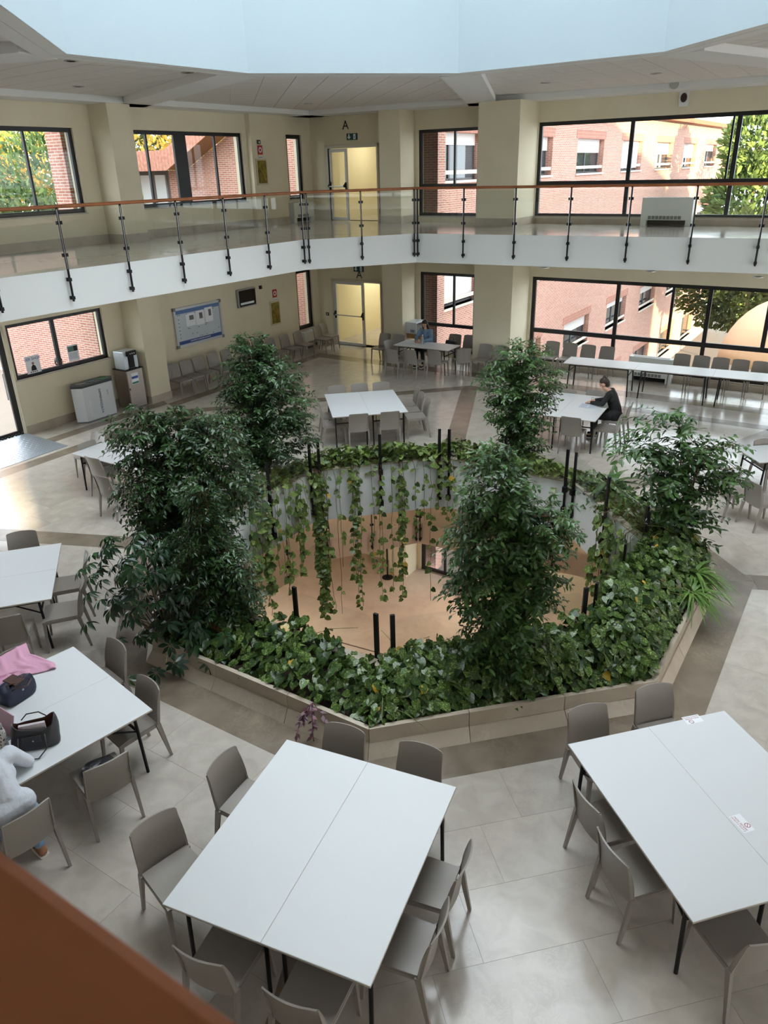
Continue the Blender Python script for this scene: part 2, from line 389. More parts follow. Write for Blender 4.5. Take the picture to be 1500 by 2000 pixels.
# outside the star, up to the walls
outer = []
rm = [np.array(p) for p in room]
for k in range(8):
    a = AX+math.pi/2+k*math.pi/4; n = rdir(a); e = rdir(a-math.pi/2); b0, b1 = rdir(a-math.pi/8-math.pi/2), rdir(a+math.pi/8+math.pi/2)
    q = clip(rm, -n, -(RO1+C@n)); 
    q = clip(q, e*math.cos(math.pi/8)-n*math.sin(math.pi/8), C@(e*math.cos(math.pi/8)-n*math.sin(math.pi/8)))
    q = clip(q, -e*math.cos(math.pi/8)-n*math.sin(math.pi/8), C@(-e*math.cos(math.pi/8)-n*math.sin(math.pi/8)))
    if len(q) < 3: continue
    if (k in (1,)):                                   # beside the left wall
        cut_tiles(clip(q, nl, C@nl+10.0), a-math.pi/2, C+n*RO1)
        bands.append(clip(clip(q, -nl, -(C@nl+10.0)), nl, C@nl+10.33)); cut_tiles(clip(q, -nl, -(C@nl+10.33)), a-math.pi/2, C+n*RO1)
    elif k in (7,):
        cut_tiles(clip(q, nr, C@nr+10.2), a-math.pi/2, C+n*RO1)
        bands.append(clip(clip(q, -nr, -(C@nr+10.2)), nr, C@nr+10.7)); cut_tiles(clip(q, -nr, -(C@nr+10.7)), a-math.pi/2, C+n*RO1)
    elif k == 0:                                      # far corner by the door
        q1 = clip(clip(q, nr, C@nr+10.2), nl, C@nl+9.65); cut_tiles(q1, ANG_R, C+n*RO1)
        bands.append(clip(clip(clip(q, -nr, -(C@nr+10.2)), nr, C@nr+10.7), nl, C@nl+10.0))
        bands.append(clip(clip(clip(q, -nl, -(C@nl+9.65)), nl, C@nl+10.0), nr, C@nr+10.2))
        cut_tiles(clip(q, -nr, -(C@nr+10.7)), ANG_R, C+n*RO1); cut_tiles(clip(clip(q, -nl, -(C@nl+10.0)), nr, C@nr+10.7), ANG_R, C+n*RO1)
    else: cut_tiles(q, a-math.pi/2, C+n*RO1)
tiles.sort(key=lambda q: float(np.linalg.norm(np.mean(q, axis=0)-np.array([0,0]))))
rest = MB(); nt_ = 0
for q in tiles:
    c_ = np.mean(q, axis=0)
    if nt_ < 240 and c_[1] > 1.5 and abs(c_[0]) < c_[1]*.62+1.2:
        MB().prism([tuple(p-c_) for p in q], -SEAM, 0).build('floor_tile', FLOORM, floor).location = (c_[0], c_[1], 0); nt_ += 1
    else: rest.prism([tuple(p) for p in q], -SEAM, 0)
tag(rest.build('floor_tiles_beyond', FLOORM, floor), kind='stuff')
for q in bands:
    if len(q) >= 3 and area(q) > .02: MB().prism([tuple(p) for p in q], -SEAM, 0).build('floor_band', BANDM, floor)

# ---- walls with openings
def wall_cells(mb, s0, s1, z0, z1, ops, y0, y1):
    S = sorted({s0, s1, *[v for o in ops for v in o[:2] if s0 < v < s1]}); Z = sorted({z0, z1, *[v for o in ops for v in o[2:] if z0 < v < z1]})
    for i in range(len(S)-1):
        run = None
        for j in range(len(Z)-1):
            cs, cz = (S[i]+S[i+1])/2, (Z[j]+Z[j+1])/2
            solid = not any(o[0] < cs < o[1] and o[2] < cz < o[3] for o in ops)
            if solid: run = (run[0] if run else Z[j], Z[j+1])
            if (not solid or j == len(Z)-2) and run: mb.box(S[i], S[i+1], y0, y1, run[0], run[1]); run = None
def place(o, org, ang): o.location = (org[0], org[1], 0); o.rotation_euler = (0,0,ang); return o
WTOP = 7.3
opL = [(-6.5,-.80,.05,2.5), (-.72,.74,0,2.5), (.80,3.35,1.28,2.5), (10.93,11.74,.61,2.5), (-6.2,-.75,4.66,6.42), (-.44,3.43,4.66,6.42), (4.66,8.98,4.66,6.42), (10.91,11.66,4.62,6.42)]
opR = [(-10.43,-8.45,0,2.15), (-7.04,-5.14,.15,2.52), (-3.37,8.5,.15,2.55), (-10.40,-8.45,G,6.12), (-7.08,-5.14,4.12,6.40), (-3.43,8.5,4.12,6.42), (-7.04,-5.14,-7.9,-5.3)]
mb = MB(); wall_cells(mb, -13, 12.1, -7.9, WTOP, opL, 0, .32); wl = struct('wall_left', mb, WALL, 'cream painted wall on the left with the notice board'); place(wl, oL, ANG_L)
mb = MB(); wall_cells(mb, -10.98, 13, -7.9, WTOP, opR, 0, .32); wr = struct('wall_back', mb, WALL, 'cream painted back wall with the glazed doors marked A'); place(wr, oR, ANG_R)
ops_ = [(-11,12,.15,2.55),(-11,12,4.12,6.42)]          # unseen ribbon windows, added on the right to bring more light in
mb = MB(); wall_cells(mb, -12.1, 13, -7.9, WTOP, ops_, 0, .32); wrt = struct('wall_right', mb, WALL, 'wall closing the hall on the right, out of view, with windows added for light'); place(wrt, C-nl*13, ANG_L+math.pi)
for a_, b_, z0_, z1_ in ops_:
    for i in range(9): x = a_+(b_-a_)*i/8; MB().box(x-.05,x+.05,.06,.13,z0_,z1_).build('mullion', BLACKF, wrt)
    for zz in (z0_+.05, z0_+.85, z1_-.05): MB().box(a_,b_,.061,.129,zz-.05,zz+.05).build('transom', BLACKF, wrt)
    MB().add([(a_,.1,z0_),(b_,.1,z0_),(b_,.1,z1_),(a_,.1,z1_)],[(0,1,2,3)]).build('pane', CLEAR, wrt)
p0, p1 = C-nl*13-nr*13, C+nl*DL-nr*13; mb = MB(); mb.bar((*p0,-.3),(*p1,-.3), .3, 15.2); struct('wall_near', mb, WALL, 'plain wall closing the hall behind the viewer')
# pillars standing proud of the walls
def pillar(fr, s0, s1, D, z0, z1, label, n):
    org, ang, D0 = (oL, ANG_L, DL) if fr == 'L' else (oR, ANG_R, DR)
    o = struct('trim_%d' % n, MB().box(s0, s1, -(D0-D), .01, z0, z1), WALL, label); o['category'] = 'pillar'; place(o, org, ang)
    for zz in ((0, G) if z0 < 0 else (z0,)):
        MB().box(s0-.015, s1+.015, -(D0-D)-.015, .0, zz, zz+.2).build('plinth', BASEM, o)
pillar('L', 3.92, 4.58, 10.32, -7.9, 6.9, 'square cream pillar beside the water dispenser', 1)
pillar('L', 9.15, 10.6, 10.80, G, 6.9, 'flat cream pilaster with the fire hose box on the gallery', 2)
pillar('R', -7.9, -7.2, 11.3, -7.9, 6.9, 'narrow cream pillar right of the door marked A', 3)
pillar('R', -4.6, -3.45, 10.91, -7.9, 6.9, 'wide cream pillar between the back windows', 4)
# baseboards
nb = [0]
def baseboard(fr, s0, s1, z, label):
    org, ang = (oL, ANG_L) if fr == 'L' else (oR, ANG_R); nb[0] += 1
    o = struct('baseboard_%s' % ('left' if fr == 'L' else 'back'), MB().box(s0, s1, -.02, 0, z, z+.2), BASEM, label); o['category'] = 'baseboard'; place(o, org, ang)
baseboard('L', .76, 3.92, 0, 'marble baseboard behind the recycling bin'); baseboard('L', 4.58, 12.0, 0, 'marble baseboard under the notice board')
baseboard('R', -5.14, -4.6, 0, 'short marble baseboard left of the wide pillar'); baseboard('R', -3.4, 9, 0, 'marble baseboard under the long ground floor window')
baseboard('L', -6, 3.92, G, 'marble baseboard on the gallery left of the pillar'); baseboard('L', 4.58, 9.15, G, 'marble baseboard on the gallery below the double window')
baseboard('R', -8.4, -7.9, G, 'short marble baseboard beside the gallery door'); baseboard('R', -3.4, 9, G, 'marble baseboard under the long gallery window')

# ---- windows
nwin = [0]
def window(fr, s0, s1, z0, z1, label, mull=(), trans=(), fw=.07, y0=.06, y1=.13, gl=None):
    """mull: (s, z0, z1, width); trans: (z, s0, s1, width)"""
    org, ang = (oL, ANG_L) if fr == 'L' else (oR, ANG_R); nwin[0] += 1
    r = empty('window_%d' % nwin[0], (org[0],org[1],0), ang, label, 'window', kind='structure')
    f = MB(); f.box(s0,s1,y0,y1,z1-fw,z1).box(s0,s1,y0,y1,z0,z0+fw).box(s0,s0+fw,y0,y1,z0+fw,z1-fw).box(s1-fw,s1,y0,y1,z0+fw,z1-fw)
    f.build('window_frame', BLACKF, r)
    S, Z = [s0+fw/2], [z0+fw/2]
    for m_ in mull: MB().box(m_[0]-m_[3]/2,m_[0]+m_[3]/2,y0+.004,y1-.004,m_[1],m_[2]).build('mullion', BLACKF, r)
    for t_ in trans: MB().box(t_[1],t_[2],y0+.002,y1-.002,t_[0]-t_[3]/2,t_[0]+t_[3]/2).build('transom', BLACKF, r)
    cuts_z = sorted([z0+fw/2, z1-fw/2]+[t_[0] for t_ in trans])
    for j in range(len(cuts_z)-1):
        zm = (cuts_z[j]+cuts_z[j+1])/2
        cs = sorted([s0+fw/2, s1-fw/2]+[m_[0] for m_ in mull if m_[1] <= zm <= m_[2]])
        for i in range(len(cs)-1):
            MB().add([(cs[i],(y0+y1)/2,cuts_z[j]),(cs[i+1],(y0+y1)/2,cuts_z[j]),(cs[i+1],(y0+y1)/2,cuts_z[j+1]),(cs[i],(y0+y1)/2,cuts_z[j+1])],[(0,1,2,3)]).build('pane', gl or GLASS, r)
    MB().box(s0-.03,s1+.03,-.03,y0,z0-.03,z0).build('sill', mat('sill_stone', srgb(190,180,168), .5), r)
    return r
mL = lambda px, py, z0, z1, w=.05: (sL(px,py)[0], z0, z1, w)
mR = lambda px, py, z0, z1, w=.07: (sR(px,py)[0], z0, z1, w)
window('L', -.44, 3.43, 4.66, 6.42, 'dark framed gallery window full of pine trees, at far left', [mL(62,330,4.66,6.42), (.6,4.66,6.42,.16)], fw=.09)
window('L', 4.66, 8.98, 4.66, 6.42, 'wide double gallery window left of the fire hose pilaster', [mL(297,330,4.66,6.42), (sL(361,330)[0],4.66,6.42,.42), mL(428,330,4.66,6.42)], fw=.09)
window('L', 10.91, 11.66, 4.62, 6.42, 'narrow gallery window in the corner left of door A', fw=.11)
window('L', .80, 3.35, 1.28, 2.5, 'ground floor window with two paper posters', [mL(109,650,1.28,2.5,.09)], fw=.08)
window('L', 10.93, 11.74, .61, 2.5, 'narrow ground floor window in the corner left of door A', fw=.11)
window('L', -6.5, -.80, .05, 2.5, 'long glazed shopfront left of the glass entrance door', [(-4.6,.05,2.5,.1),(-2.7,.05,2.5,.1)], fw=.09, gl=CLEAR)
window('L', -6.2, -.75, 4.66, 6.42, 'gallery window beyond the left edge', [(-3.5,4.66,6.42,.1)], fw=.09)
window('R', -7.04, -5.14, .15, 2.52, 'ground floor window behind the microwave', [mR(884,600,1.0,2.52,.06)], [(.95,-7.04,-5.14,.1)], fw=.09)
window('R', -3.37, 8.5, .15, 2.55, 'long ground floor window behind the row of chairs', [mR(1203,600,.15,2.55,.1), mR(1308,620,1.08,2.55), mR(1382,610,.15,2.55,.1), mR(1499,620,1.08,2.55,.1),(5.4,.15,2.55,.1)], [(1.06,-3.37,8.5,.12)], fw=.1)
window('R', -7.08, -5.14, 4.12, 6.40, 'gallery window right of door A with a brick pier outside', [mR(886,300,4.98,6.40,.06)], [(4.93,-7.08,-5.14,.1)], fw=.08)
window('R', -3.43, 8.5, 4.12, 6.42, 'long gallery window looking along the sunlit brick wing', [mR(1229,300,4.12,6.42,.1), mR(1424,290,4.98,6.42,.045), mR(1436,290,4.12,6.42,.1), (4.5,4.12,6.42,.1),(6.6,4.12,6.42,.1)], [(4.95,-3.43,8.5,.12)], fw=.09)
window('R', -7.04, -5.14, -7.9, -5.3, 'glazed basement door glimpsed through the hanging vines', [(-6.1,-7.9,-5.3,.08)], [(-6.6,-7.04,-5.14,.06)], fw=.12)

# ---- doors
def door(n, fr, label, parts):
    org, ang = (oL, ANG_L) if fr == 'L' else (oR, ANG_R)
    r = empty('door_%d' % n, (org[0],org[1],0), ang, label, 'door', kind='structure'); parts(r); return r
def leaf(r, s0, s1, z0, z1, y, m, fw=.09, bar=None, rot=None, gl=None):
    """glazed door leaf; rot=(hinge s, angle)"""
    def T(p):
        if rot is None: return p
        h, a = rot; x, yy = p[0]-h, p[1]-y; return (h+x*math.cos(a)-yy*math.sin(a), y+x*math.sin(a)+yy*math.cos(a), p[2])
    f = MB()
    for b in ((s0,s1,z1-fw,z1),(s0,s1,z0,z0+fw),(s0,s0+fw,z0+fw,z1-fw),(s1-fw,s1,z0+fw,z1-fw)): f.box(b[0],b[1],y-.025,y+.025,b[2],b[3])
    f.v = [T(p) for p in f.v]; f.build('door_leaf', m, r)
    p_ = MB().add([T((s0+fw,y,z0+fw)),T((s1-fw,y,z0+fw)),T((s1-fw,y,z1-fw)),T((s0+fw,y,z1-fw))],[(0,1,2,3)]); p_.build('pane', gl or CLEAR, r)
    if bar:
        b = MB(); b.tube([T((s0+.06,y-.11,bar)),T((s1-.06,y-.11,bar))], .018, 8); b.build('push_bar', ALU, r)
        for s_ in (s0+.05, s1-.05):
            b = MB().add([],[]); q0 = T((s_,y-.02,bar+.1)); q1 = T((s_,y-.12,bar-.01)); b.bar(q0, q1, .05, .06).bar(T((s_,y-.035,bar+.12)), T((s_,y-.035,bar-.12)), .05, .03).build('bar_bracket', BLACKM, r)
DFR = mat('door_cream', srgb(205,198,180), .5)
DWH = mat('door_aluminium_white', srgb(214,214,210), .4)
def up_door(r):
    f = MB(); s0, s1, z0, z1 = -10.40, -8.45, G, 6.12
    f.box(s0,s0+.1,-.05,.2,z0,z1).box(s1-.05,s1,-.05,.2,z0,z1).box(s0,s1,-.05,.2,z1-.1,z1).build('door_frame', DFR, r)
    leaf(r, s0+.12, s0+1.02, z0+.02, z1-.12, .02, DWH, bar=z0+1.0, rot=(s0+.12, math.radians(-18)))
    MB().box(s0+.1, s0+.13, -.02, .05, z0, z1-.1).build('hinge_strip', BLACKM, r)
door(1, 'R', 'white framed glass door standing ajar on the gallery under letter A', up_door)
def low_door(r):
    f = MB(); s0, s1, z0, z1 = -10.43, -8.45, 0, 2.15
    f.box(s0,s0+.07,-.03,.2,z0,z1).box(s1-.05,s1,-.03,.2,z0,z1).box(s0,s1,-.03,.2,z1-.07,z1).build('door_frame', DFR, r)
    leaf(r, s0+.07, sR(711,600)[0], .01, z1-.07, .03, DWH, bar=1.0)
door(2, 'R', 'white framed glass door with push bar on the ground floor under letter A', low_door)
def ent_door(r):
    leaf(r, -.70, .72, .01, 2.48, .1, BLACKF, fw=.13)
    MB().tube([(.5,.02,.9),(.5,.02,1.5)], .018, 8).build('pull_handle', ALU, r)
door(3, 'L', 'black framed glass entrance door behind the metal ramp', ent_door)

# ---- corridors behind the openings (cream boxes with a ceiling lamp)
YEL = mat('corridor_paint', srgb(224,214,174), .8)
def corridor(s0, s1, z0, z1, depth, name, label, power, color):
    b = MB(); b.box(s0-.1,s0,.32,depth,z0,z1).box(s1,s1+.1,.32,depth,z0,z1).box(s0-.1,s1+.1,depth,depth+.1,z0,z1).box(s0-.1,s1+.1,.32,depth,z1,z1+.1)
    o = struct('wall_'+name, b, YEL, label); place(o, oR, ANG_R)
    MB().box(s0-.1,s1+.1,.0,depth,z0-.1,z0).build('corridor_floor', FLOORM, o)
    l = bpy.data.lights.new('lamp_'+name, 'AREA'); l.energy = power; l.size = .8; l.color = color
    lo = bpy.data.objects.new('lamp_'+name, l); COL.objects.link(lo); lo.parent = o; lo.location = ((s0+s1)/2, depth*.45, z1-.06)
corridor(-10.6, -8.3, G, 6.7, 5.0, 'corridor_upper', 'pale yellow corridor behind the gallery door', 25, (1,.95,.84))
corridor(-10.6, -8.3, 0, 2.9, 6.0, 'corridor_ground', 'pale yellow corridor behind the ground floor door', 40, (1,.96,.86))
#corridor(-7.3, -4.9, -7.9, -5.0, 4.0, 'lightwell_basement', 'white lit recess behind the basement door', 220, (.95,.97,1))

# lamps of the two lower storeys
for x_, y_, z_, e_, w_ in ((-4.5,14.5,-.60,60,'left, under the ground floor'),(-1.5,21.5,-.60,70,'far, under the ground floor'),(5.5,17,-.60,60,'right, under the ground floor'),(-3.5,19.5,-4.66,62,'far left of the basement'),(3.2,21.0,-4.66,62,'far right of the basement'),(-6.5,12,-4.66,70,'left of the basement')):
    r_ = empty('basement_lamp', (x_,y_,z_), 0, 'square ceiling lamp below, out of view, '+w_, 'lamp', 'lamps below the ground floor')
    MB().box(-.31,.31,-.31,.31,0,.06).build('lamp_housing', WHITE, r_); MB().box(-.28,.28,-.28,.28,-.006,0).build('lamp_diffuser', mat('lamp_diffuser', srgb(255,236,210), .5, emit=4), r_)
    l_ = bpy.data.lights.new('basement_lamp_light', 'AREA'); l_.energy = e_; l_.size = .55; l_.color = (1,.92,.84); lo_ = bpy.data.objects.new('lamp_light', l_); COL.objects.link(lo_); lo_.parent = r_; lo_.location = (0,0,-.02)
# ---- ceiling: flat border and beams with sunk panels of mineral tiles, light shaft above
ZB = 6.9
SK = [tuple(gp(px,py,ZB)[:2]) for px,py in ((130,105),(485,143),(895,143),(1297,101))]
CS = np.array([.52, 10.2]); SK = [np.array(p) for p in SK]
SK = SK+[2*CS-p for p in SK]
SK.sort(key=lambda p: math.atan2(p[1]-C[1], p[0]-C[0]))
ceil = ring_slab('ceiling', room, [tuple(C+(p-C)*1.03) for p in SK], ZB+.14, ZB+.5, CEILM, 'white ceiling around the octagonal light shaft', CEILM)
# border + radial beams + wall beams at z=ZB
bm_ = MB()
SKo = [C+(p-C)*(1+.5/np.linalg.norm(p-C)) for p in SK]
for i in range(8):
    j = (i+1)%8; bm_.prism([tuple(C+(SK[i]-C)*1.002),tuple(C+(SK[j]-C)*1.002),tuple(SKo[j]),tuple(SKo[i])], ZB+.002, ZB+.16)
bm_.build('ceiling_border', CEILM, ceil)
wallpt = lambda d: None
def ray_room(p, d):
    t = 99
    for n_, D_ in ((nl,DL),(nr,DR),(-nl,13),(-nr,13)):
        den = d@n_
        if den > 1e-6: t = min(t, (D_-(p-C)@n_)/den)
    return p+d*t
for i in range(8):
    d = (SK[i]-C)/np.linalg.norm(SK[i]-C); a = SKo[i]-d*.05; b = ray_room(C, d)
    MB().bar((*a,ZB+.08),(*b,ZB+.08), .75, .16).build('ceiling_beam', CEILM, ceil)
for fr, s0, s1, D0 in (('L',-13,12.1,.75), ('R',-10.98,13,.95)):
    o = MB().box(s0,s1,-D0,.01,ZB,ZB+.16).build('ceiling_beam', CEILM, ceil); org, ang = (oL,ANG_L) if fr == 'L' else (oR,ANG_R); place(o, org, ang)
# mineral tiles (0.6 m) in the sunk panels
tpoly = []
for i in range(8):
    j = (i+1)%8; m_ = (SK[i]+SK[j])/2-C; aa = math.atan2(m_[1], m_[0]); n = rdir(aa); e = rdir(aa-math.pi/2)
    q = [np.array(SKo[i]), C+(SKo[i]-C)*4, C+(SKo[j]-C)*4, np.array(SKo[j])]
    for n_, D_ in ((nl,DL-.75),(nr,DR-.95),(-nl,13),(-nr,9)): q = clip(q, n_, D_+C@n_) if len(q) >= 3 else q
    for dd in ((SK[i]-C),(SK[j]-C)):
        dd = dd/np.linalg.norm(dd); tn = np.array([-dd[1],dd[0]]); 
        if tn@m_ > 0: tn = -tn
        q = clip(q, tn, C@tn-.375) if len(q) >= 3 else q
    if len(q) >= 3: tpoly.append((q, aa))
cnt = 0; rest = MB(); tl = []
for q, aa in tpoly:
    e, f = rdir(aa-math.pi/2), rdir(aa)
    us, vs_ = [p@e for p in q], [p@f for p in q]; u = min(us)
    while u < max(us):
        v = min(vs_)
        while v < max(vs_):
            r_ = q
            for n_, d_ in ((e,u+.6),(-e,-u),(f,v+.6),(-f,-v)):
                r_ = clip(r_, n_, d_)
                if len(r_) < 3: break
            if len(r_) >= 3:
                r_ = inset(r_, .007)
                if len(r_) >= 3: tl.append(r_)
            v += .6
        u += .6
tl = [t for t in tl if np.mean(t,axis=0)[1] > 8]
for t in tl:
    c_ = np.mean(t, axis=0)
    if cnt < 250 and c_[1] > 10: MB().prism([tuple(p-c_) for p in t], ZB+.125, ZB+.14).build('ceiling_tile', TILEC, ceil).location = (c_[0],c_[1],0); cnt += 1
    else: rest.prism([tuple(p) for p in t], ZB+.125, ZB+.14)
if rest.v: tag(rest.build('ceiling_tiles_beyond', TILEC, ceil), kind='stuff')
# light shaft
sh = MB(); 
for i in range(8):
    j = (i+1)%8; a, b = SK[i], SK[j]
    sh.add([(a[0],a[1],ZB),(b[0],b[1],ZB),(b[0],b[1],12.6),(a[0],a[1],12.6)], [(3,2,1,0)])
    ao, bo = C+(a-C)*1.05, C+(b-C)*1.05
    sh.add([(ao[0],ao[1],ZB),(bo[0],bo[1],ZB),(bo[0],bo[1],12.6),(ao[0],ao[1],12.6)], [(0,1,2,3)])
struct('wall_light_shaft', sh, SHAFT, 'pale octagonal light shaft rising above the hall')
skg = empty('window_skylight', (0,0,0), 0, 'glazed roof light on top of the octagonal shaft', 'window', kind='structure')
MB().prism([tuple(C+(p-C)*1.04) for p in SK], 12.6, 12.61).build('pane', CLEAR, skg)
for i in range(4): MB().bar((*SK[i],12.66),(*SK[i+4],12.66),.08,.1).build('glazing_bar', WHITE, skg)
# roof over the hall (keeps the sky out) and an added wall that shades the brick wing outside
ring_slab('roof', room, [tuple(C+(p-C)*1.06) for p in SK], ZB+.5, ZB+.7, mat('roof_felt', srgb(120,116,112), .9), 'flat roof above the hall, out of view')['category'] = 'roof'
o = struct('wall_attic', MB().box(-11,32,.32,.62,ZB,11.6).box(13,32,.32,.62,-.3,ZB), BRICK, 'added brick wall that casts shade on the wing outside, out of view'); place(o, oR, ANG_R)

# =================================================================== RAILINGS
def clampbox(mb, p, ang, w=.075, d=.05, h=.045):
    c, s = math.cos(ang), math.sin(ang); x, y = Vector((c,s,0))*w/2, Vector((-s,c,0))*d/2
    p = Vector(p); z = Vector((0,0,h/2))
    P = [p-x-y-z,p+x-y-z,p+x+y-z,p-x+y-z,p-x-y+z,p+x-y+z,p+x+y+z,p-x+y+z]
    return mb.add(P, [(0,3,2,1),(4,5,6,7),(0,1,5,4),(1,2,6,5),(2,3,7,6),(3,0,4,7)])
def railing(a, b, ts, zf, label, outn, group=None, rail=True, railw=.062):
    """a->b along the slab edge; ts: distances of the posts; outn: direction into the void"""
    a, b = np.array(a), np.array(b); d = (b-a)/np.linalg.norm(b-a); ang = math.atan2(d[1], d[0]); L_ = np.linalg.norm(b-a)
    r = empty('gallery_railing', (a[0],a[1],zf), ang, label, 'railing', group)
    sg = 1 if (np.array([-d[1],d[0]])@outn) > 0 else -1; yo = sg*.075
    if rail: MB().tube([(-.02,yo*.6,1.025),(L_+.02,yo*.6,1.025)], railw/2, 10).build('handrail', WOOD, r, auto=50)
    for t in ts:
        p = MB().tube([(t,yo,-.53),(t,yo,1.01)], .020, 8).build('post', BLACKM, r, auto=50)
        MB().tube([(t-.012,yo*1.28,.02),(t-.012,yo*1.28,.98)], .005, 6).build('steel_rod', STEEL, p)
        for zz, ww in ((.77,.10),(.25,.10),(-.16,.06),(-.47,.06)):
            m_ = MB(); m_.box(t-ww/2,t+ww/2,yo-.022,yo+.022,zz-.028,zz+.028)
            if zz < 0: m_.box(t-.022,t+.022,min(0,yo),max(0,yo),zz-.03,zz+.03)
            m_.build('clamp', BLACKM, p)
    for i in range(len(ts)-1):
        if ts[i+1]-ts[i] < .3: continue
        MB().box(ts[i]+.045,ts[i+1]-.045,yo-.005,yo+.005,.06,.95).build('glass_panel', GLASSR, r)
    return r
ldir = (gb-ga)/np.linalg.norm(gb-ga); a0 = ga-ldir*5.2
railing(a0, gb, [.0+1.3*k for k in range(4)]+[5.2-.14+.0, 5.2+1.17, 5.2+2.43, 5.2+3.69, 5.2+4.92, 5.2+6.13, 5.2+7.30], G, 'gallery railing with glass panels along the left side', -nl, 'gallery railings')
railing(gb, gc, [.10,1.42,2.78], G, 'short gallery railing with glass panels in front of door A', -np.array([-.2045,.979]), 'gallery railings')
railing(gc, gc+dRgt*11.2, [.07,1.27,2.53,3.79,5.08,6.38,7.68,8.95,10.2,11.1], G, 'gallery railing with glass panels before the long back window', -nr, 'gallery railings')
# the railing the viewer leans on: only its wooden handrail reaches into view
na, nb_ = np.array([-.27,.37])-vR*2.6, np.array([-.27,.37])+vR*1.4
nrl = empty('near_railing', (na[0],na[1],G), ANG_R, 'close brown wooden handrail crossing the bottom left corner', 'railing')
MB().box(0,4.0,-.185,.012,.985,1.05).build('handrail', WOOD, nrl, bevel=.012)
for t in (.2,1.45,3.9): MB().tube([(t,-.08,.0),(t,-.08,.985)], .018, 8).build('post', BLACKM, nrl)
# lower gallery railing (one storey down)
def lowrail(a, b, ts, label, outn): 
    r = railing(a, b, ts, -G, label, outn, 'lower gallery railings'); r.name = 'lower_railing'; return r
lowrail(a0+ldir*4, gb, [.6,1.9,3.2,4.5,5.8,7.1,8.3], 'lower level railing on the left, seen through the vines', -nl)
lowrail(gb, gc, [.1,1.42,2.78], 'short lower level railing straight below door A', -np.array([-.2045,.979]))
lowrail(gc, gc+dRgt*9, [.1,1.4,2.7,4.0,5.3,6.6,7.9], 'lower level railing on the right, seen through the ficus', -nr)

# =================================================================== PLANTER
pl = empty('planter', (C[0],C[1],0), 0, 'octagonal marble planter bed around the open well', 'planter')
def loc8(R): return [np.array(p)-C for p in octo(R)]
prof = [(3.94,0.0),(3.85,.135),(3.835,.135),(3.835,.305),(3.78,.305),(3.78,.2)]
for k in range(8):
    rings = [loc8(R) for R, z in prof]
    a, b = k, (k+1)%8
    # each side: lower battered course and upper course, cut into slabs
    nslab = 3
    for i in range(nslab):
        t0, t1 = i/nslab+.001, (i+1)/nslab-.001
        for (j0, j1, nm) in ((0,1,'plinth_slab'),(2,4,'rim_slab')):
            P = []
            idx = [0,1] if nm == 'plinth_slab' else [2,3,4,5]
            for t in (t0, t1):
                for q in idx: v = rings[q][a]*(1-t)+rings[q][b]*t; P.append((v[0],v[1],prof[q][1]))
                if nm == 'plinth_slab':
                    v = rings[5][a]*(1-t)+rings[5][b]*t; P.append((v[0],v[1],.135)); P.append((v[0],v[1],0))
            F4 = [(0,4,5,1),(1,5,6,2),(2,6,7,3),(3,7,4,0),(0,1,2,3),(7,6,5,4)]
            m_ = MB().add(P, [f[::-1] for f in F4]); m_.build(nm, BASEM, pl)
m_ = MB(); I, O = loc8(3.06), loc8(3.79)
for k in range(8):
    b = (k+1)%8; m_.add([(*I[k],.40),(*I[b],.40),(*O[b],.22),(*O[k],.22)], [(3,2,1,0)])
m_.build('soil', SOIL, pl)
m_ = MB(); A_, B_ = loc8(3.0), loc8(3.06)
for k in range(8):
    b = (k+1)%8
    m_.add([(*A_[k],-.54),(*A_[b],-.54),(*A_[b],.47),(*A_[k],.47),(*B_[k],-.54),(*B_[b],-.54),(*B_[b],.47),(*B_[k],.47)], [(0,1,2,3),(7,6,5,4),(3,2,6,7),(1,0,4,5)])
m_.build('well_fascia', WHITE, pl)
m_ = MB(); A_, B_ = loc8(2.985), loc8(3.10)
for k in range(8):
    b = (k+1)%8; m_.add([(*A_[k],.45),(*A_[b],.45),(*A_[b],.475),(*A_[k],.475),(*B_[k],.45),(*B_[b],.45),(*B_[b],.475),(*B_[k],.475)], [(0,1,2,3),(7,6,5,4),(3,2,6,7),(1,0,4,5)])
m_.build('well_coping', BASEM, pl)
# balustrade of the well: posts and glass sheets
bal = empty('well_balustrade', (C[0],C[1],0), 0, 'black posts and clear glass sheets guarding the planted well', 'balustrade')
for k in range(8):
    a = AX+math.pi/2+k*math.pi/4; n = rdir(a); e = rdir(a-math.pi/2); Rp = 2.965
    T = [-1.13,0,1.13]
    for t in T:
        q = n*Rp+e*t; m_ = MB(); m_.bar((*q,.30),(*q,1.05),.052,.03,up=(*n,0)); m_.bar((*q,-.35),(*q,.30),.035,.03,up=(*n,0))
        p = m_.build('post', BLACKM, bal)
        for zz in (.33,-.05,-.3): MB().bar((*(q-n*.015),zz-.05),(*(q-n*.015),zz+.05),.075,.07,up=(*n,0)).build('bracket', BLACKM, p)
    for t0, t1 in ((T[0],T[1]),(T[1],T[2])):
        m_ = MB(); r_ = .1; u0, u1, z0, z1 = t0+.035, t1-.035, .36, 1.0
        pts = [(u0,z0),(u1,z0)]+[(u1-r_+r_*math.cos(x),z1-r_+r_*math.sin(x)) for x in np.linspace(0,math.pi/2,5)]+[(u0+r_+r_*math.cos(x),z1-r_+r_*math.sin(x)) for x in np.linspace(math.pi/2,math.pi,5)]
        nn = len(pts); V = [(*(n*(Rp-.005)+e*u),z) for u,z in pts]+[(*(n*(Rp+.005)+e*u),z) for u,z in pts]
        m_.add(V, [tuple(range(nn)), tuple(range(2*nn-1,nn-1,-1))]+[((i+1)%nn,i,nn+i,nn+(i+1)%nn) for i in range(nn)]).build('glass_panel', GLASSR, bal)

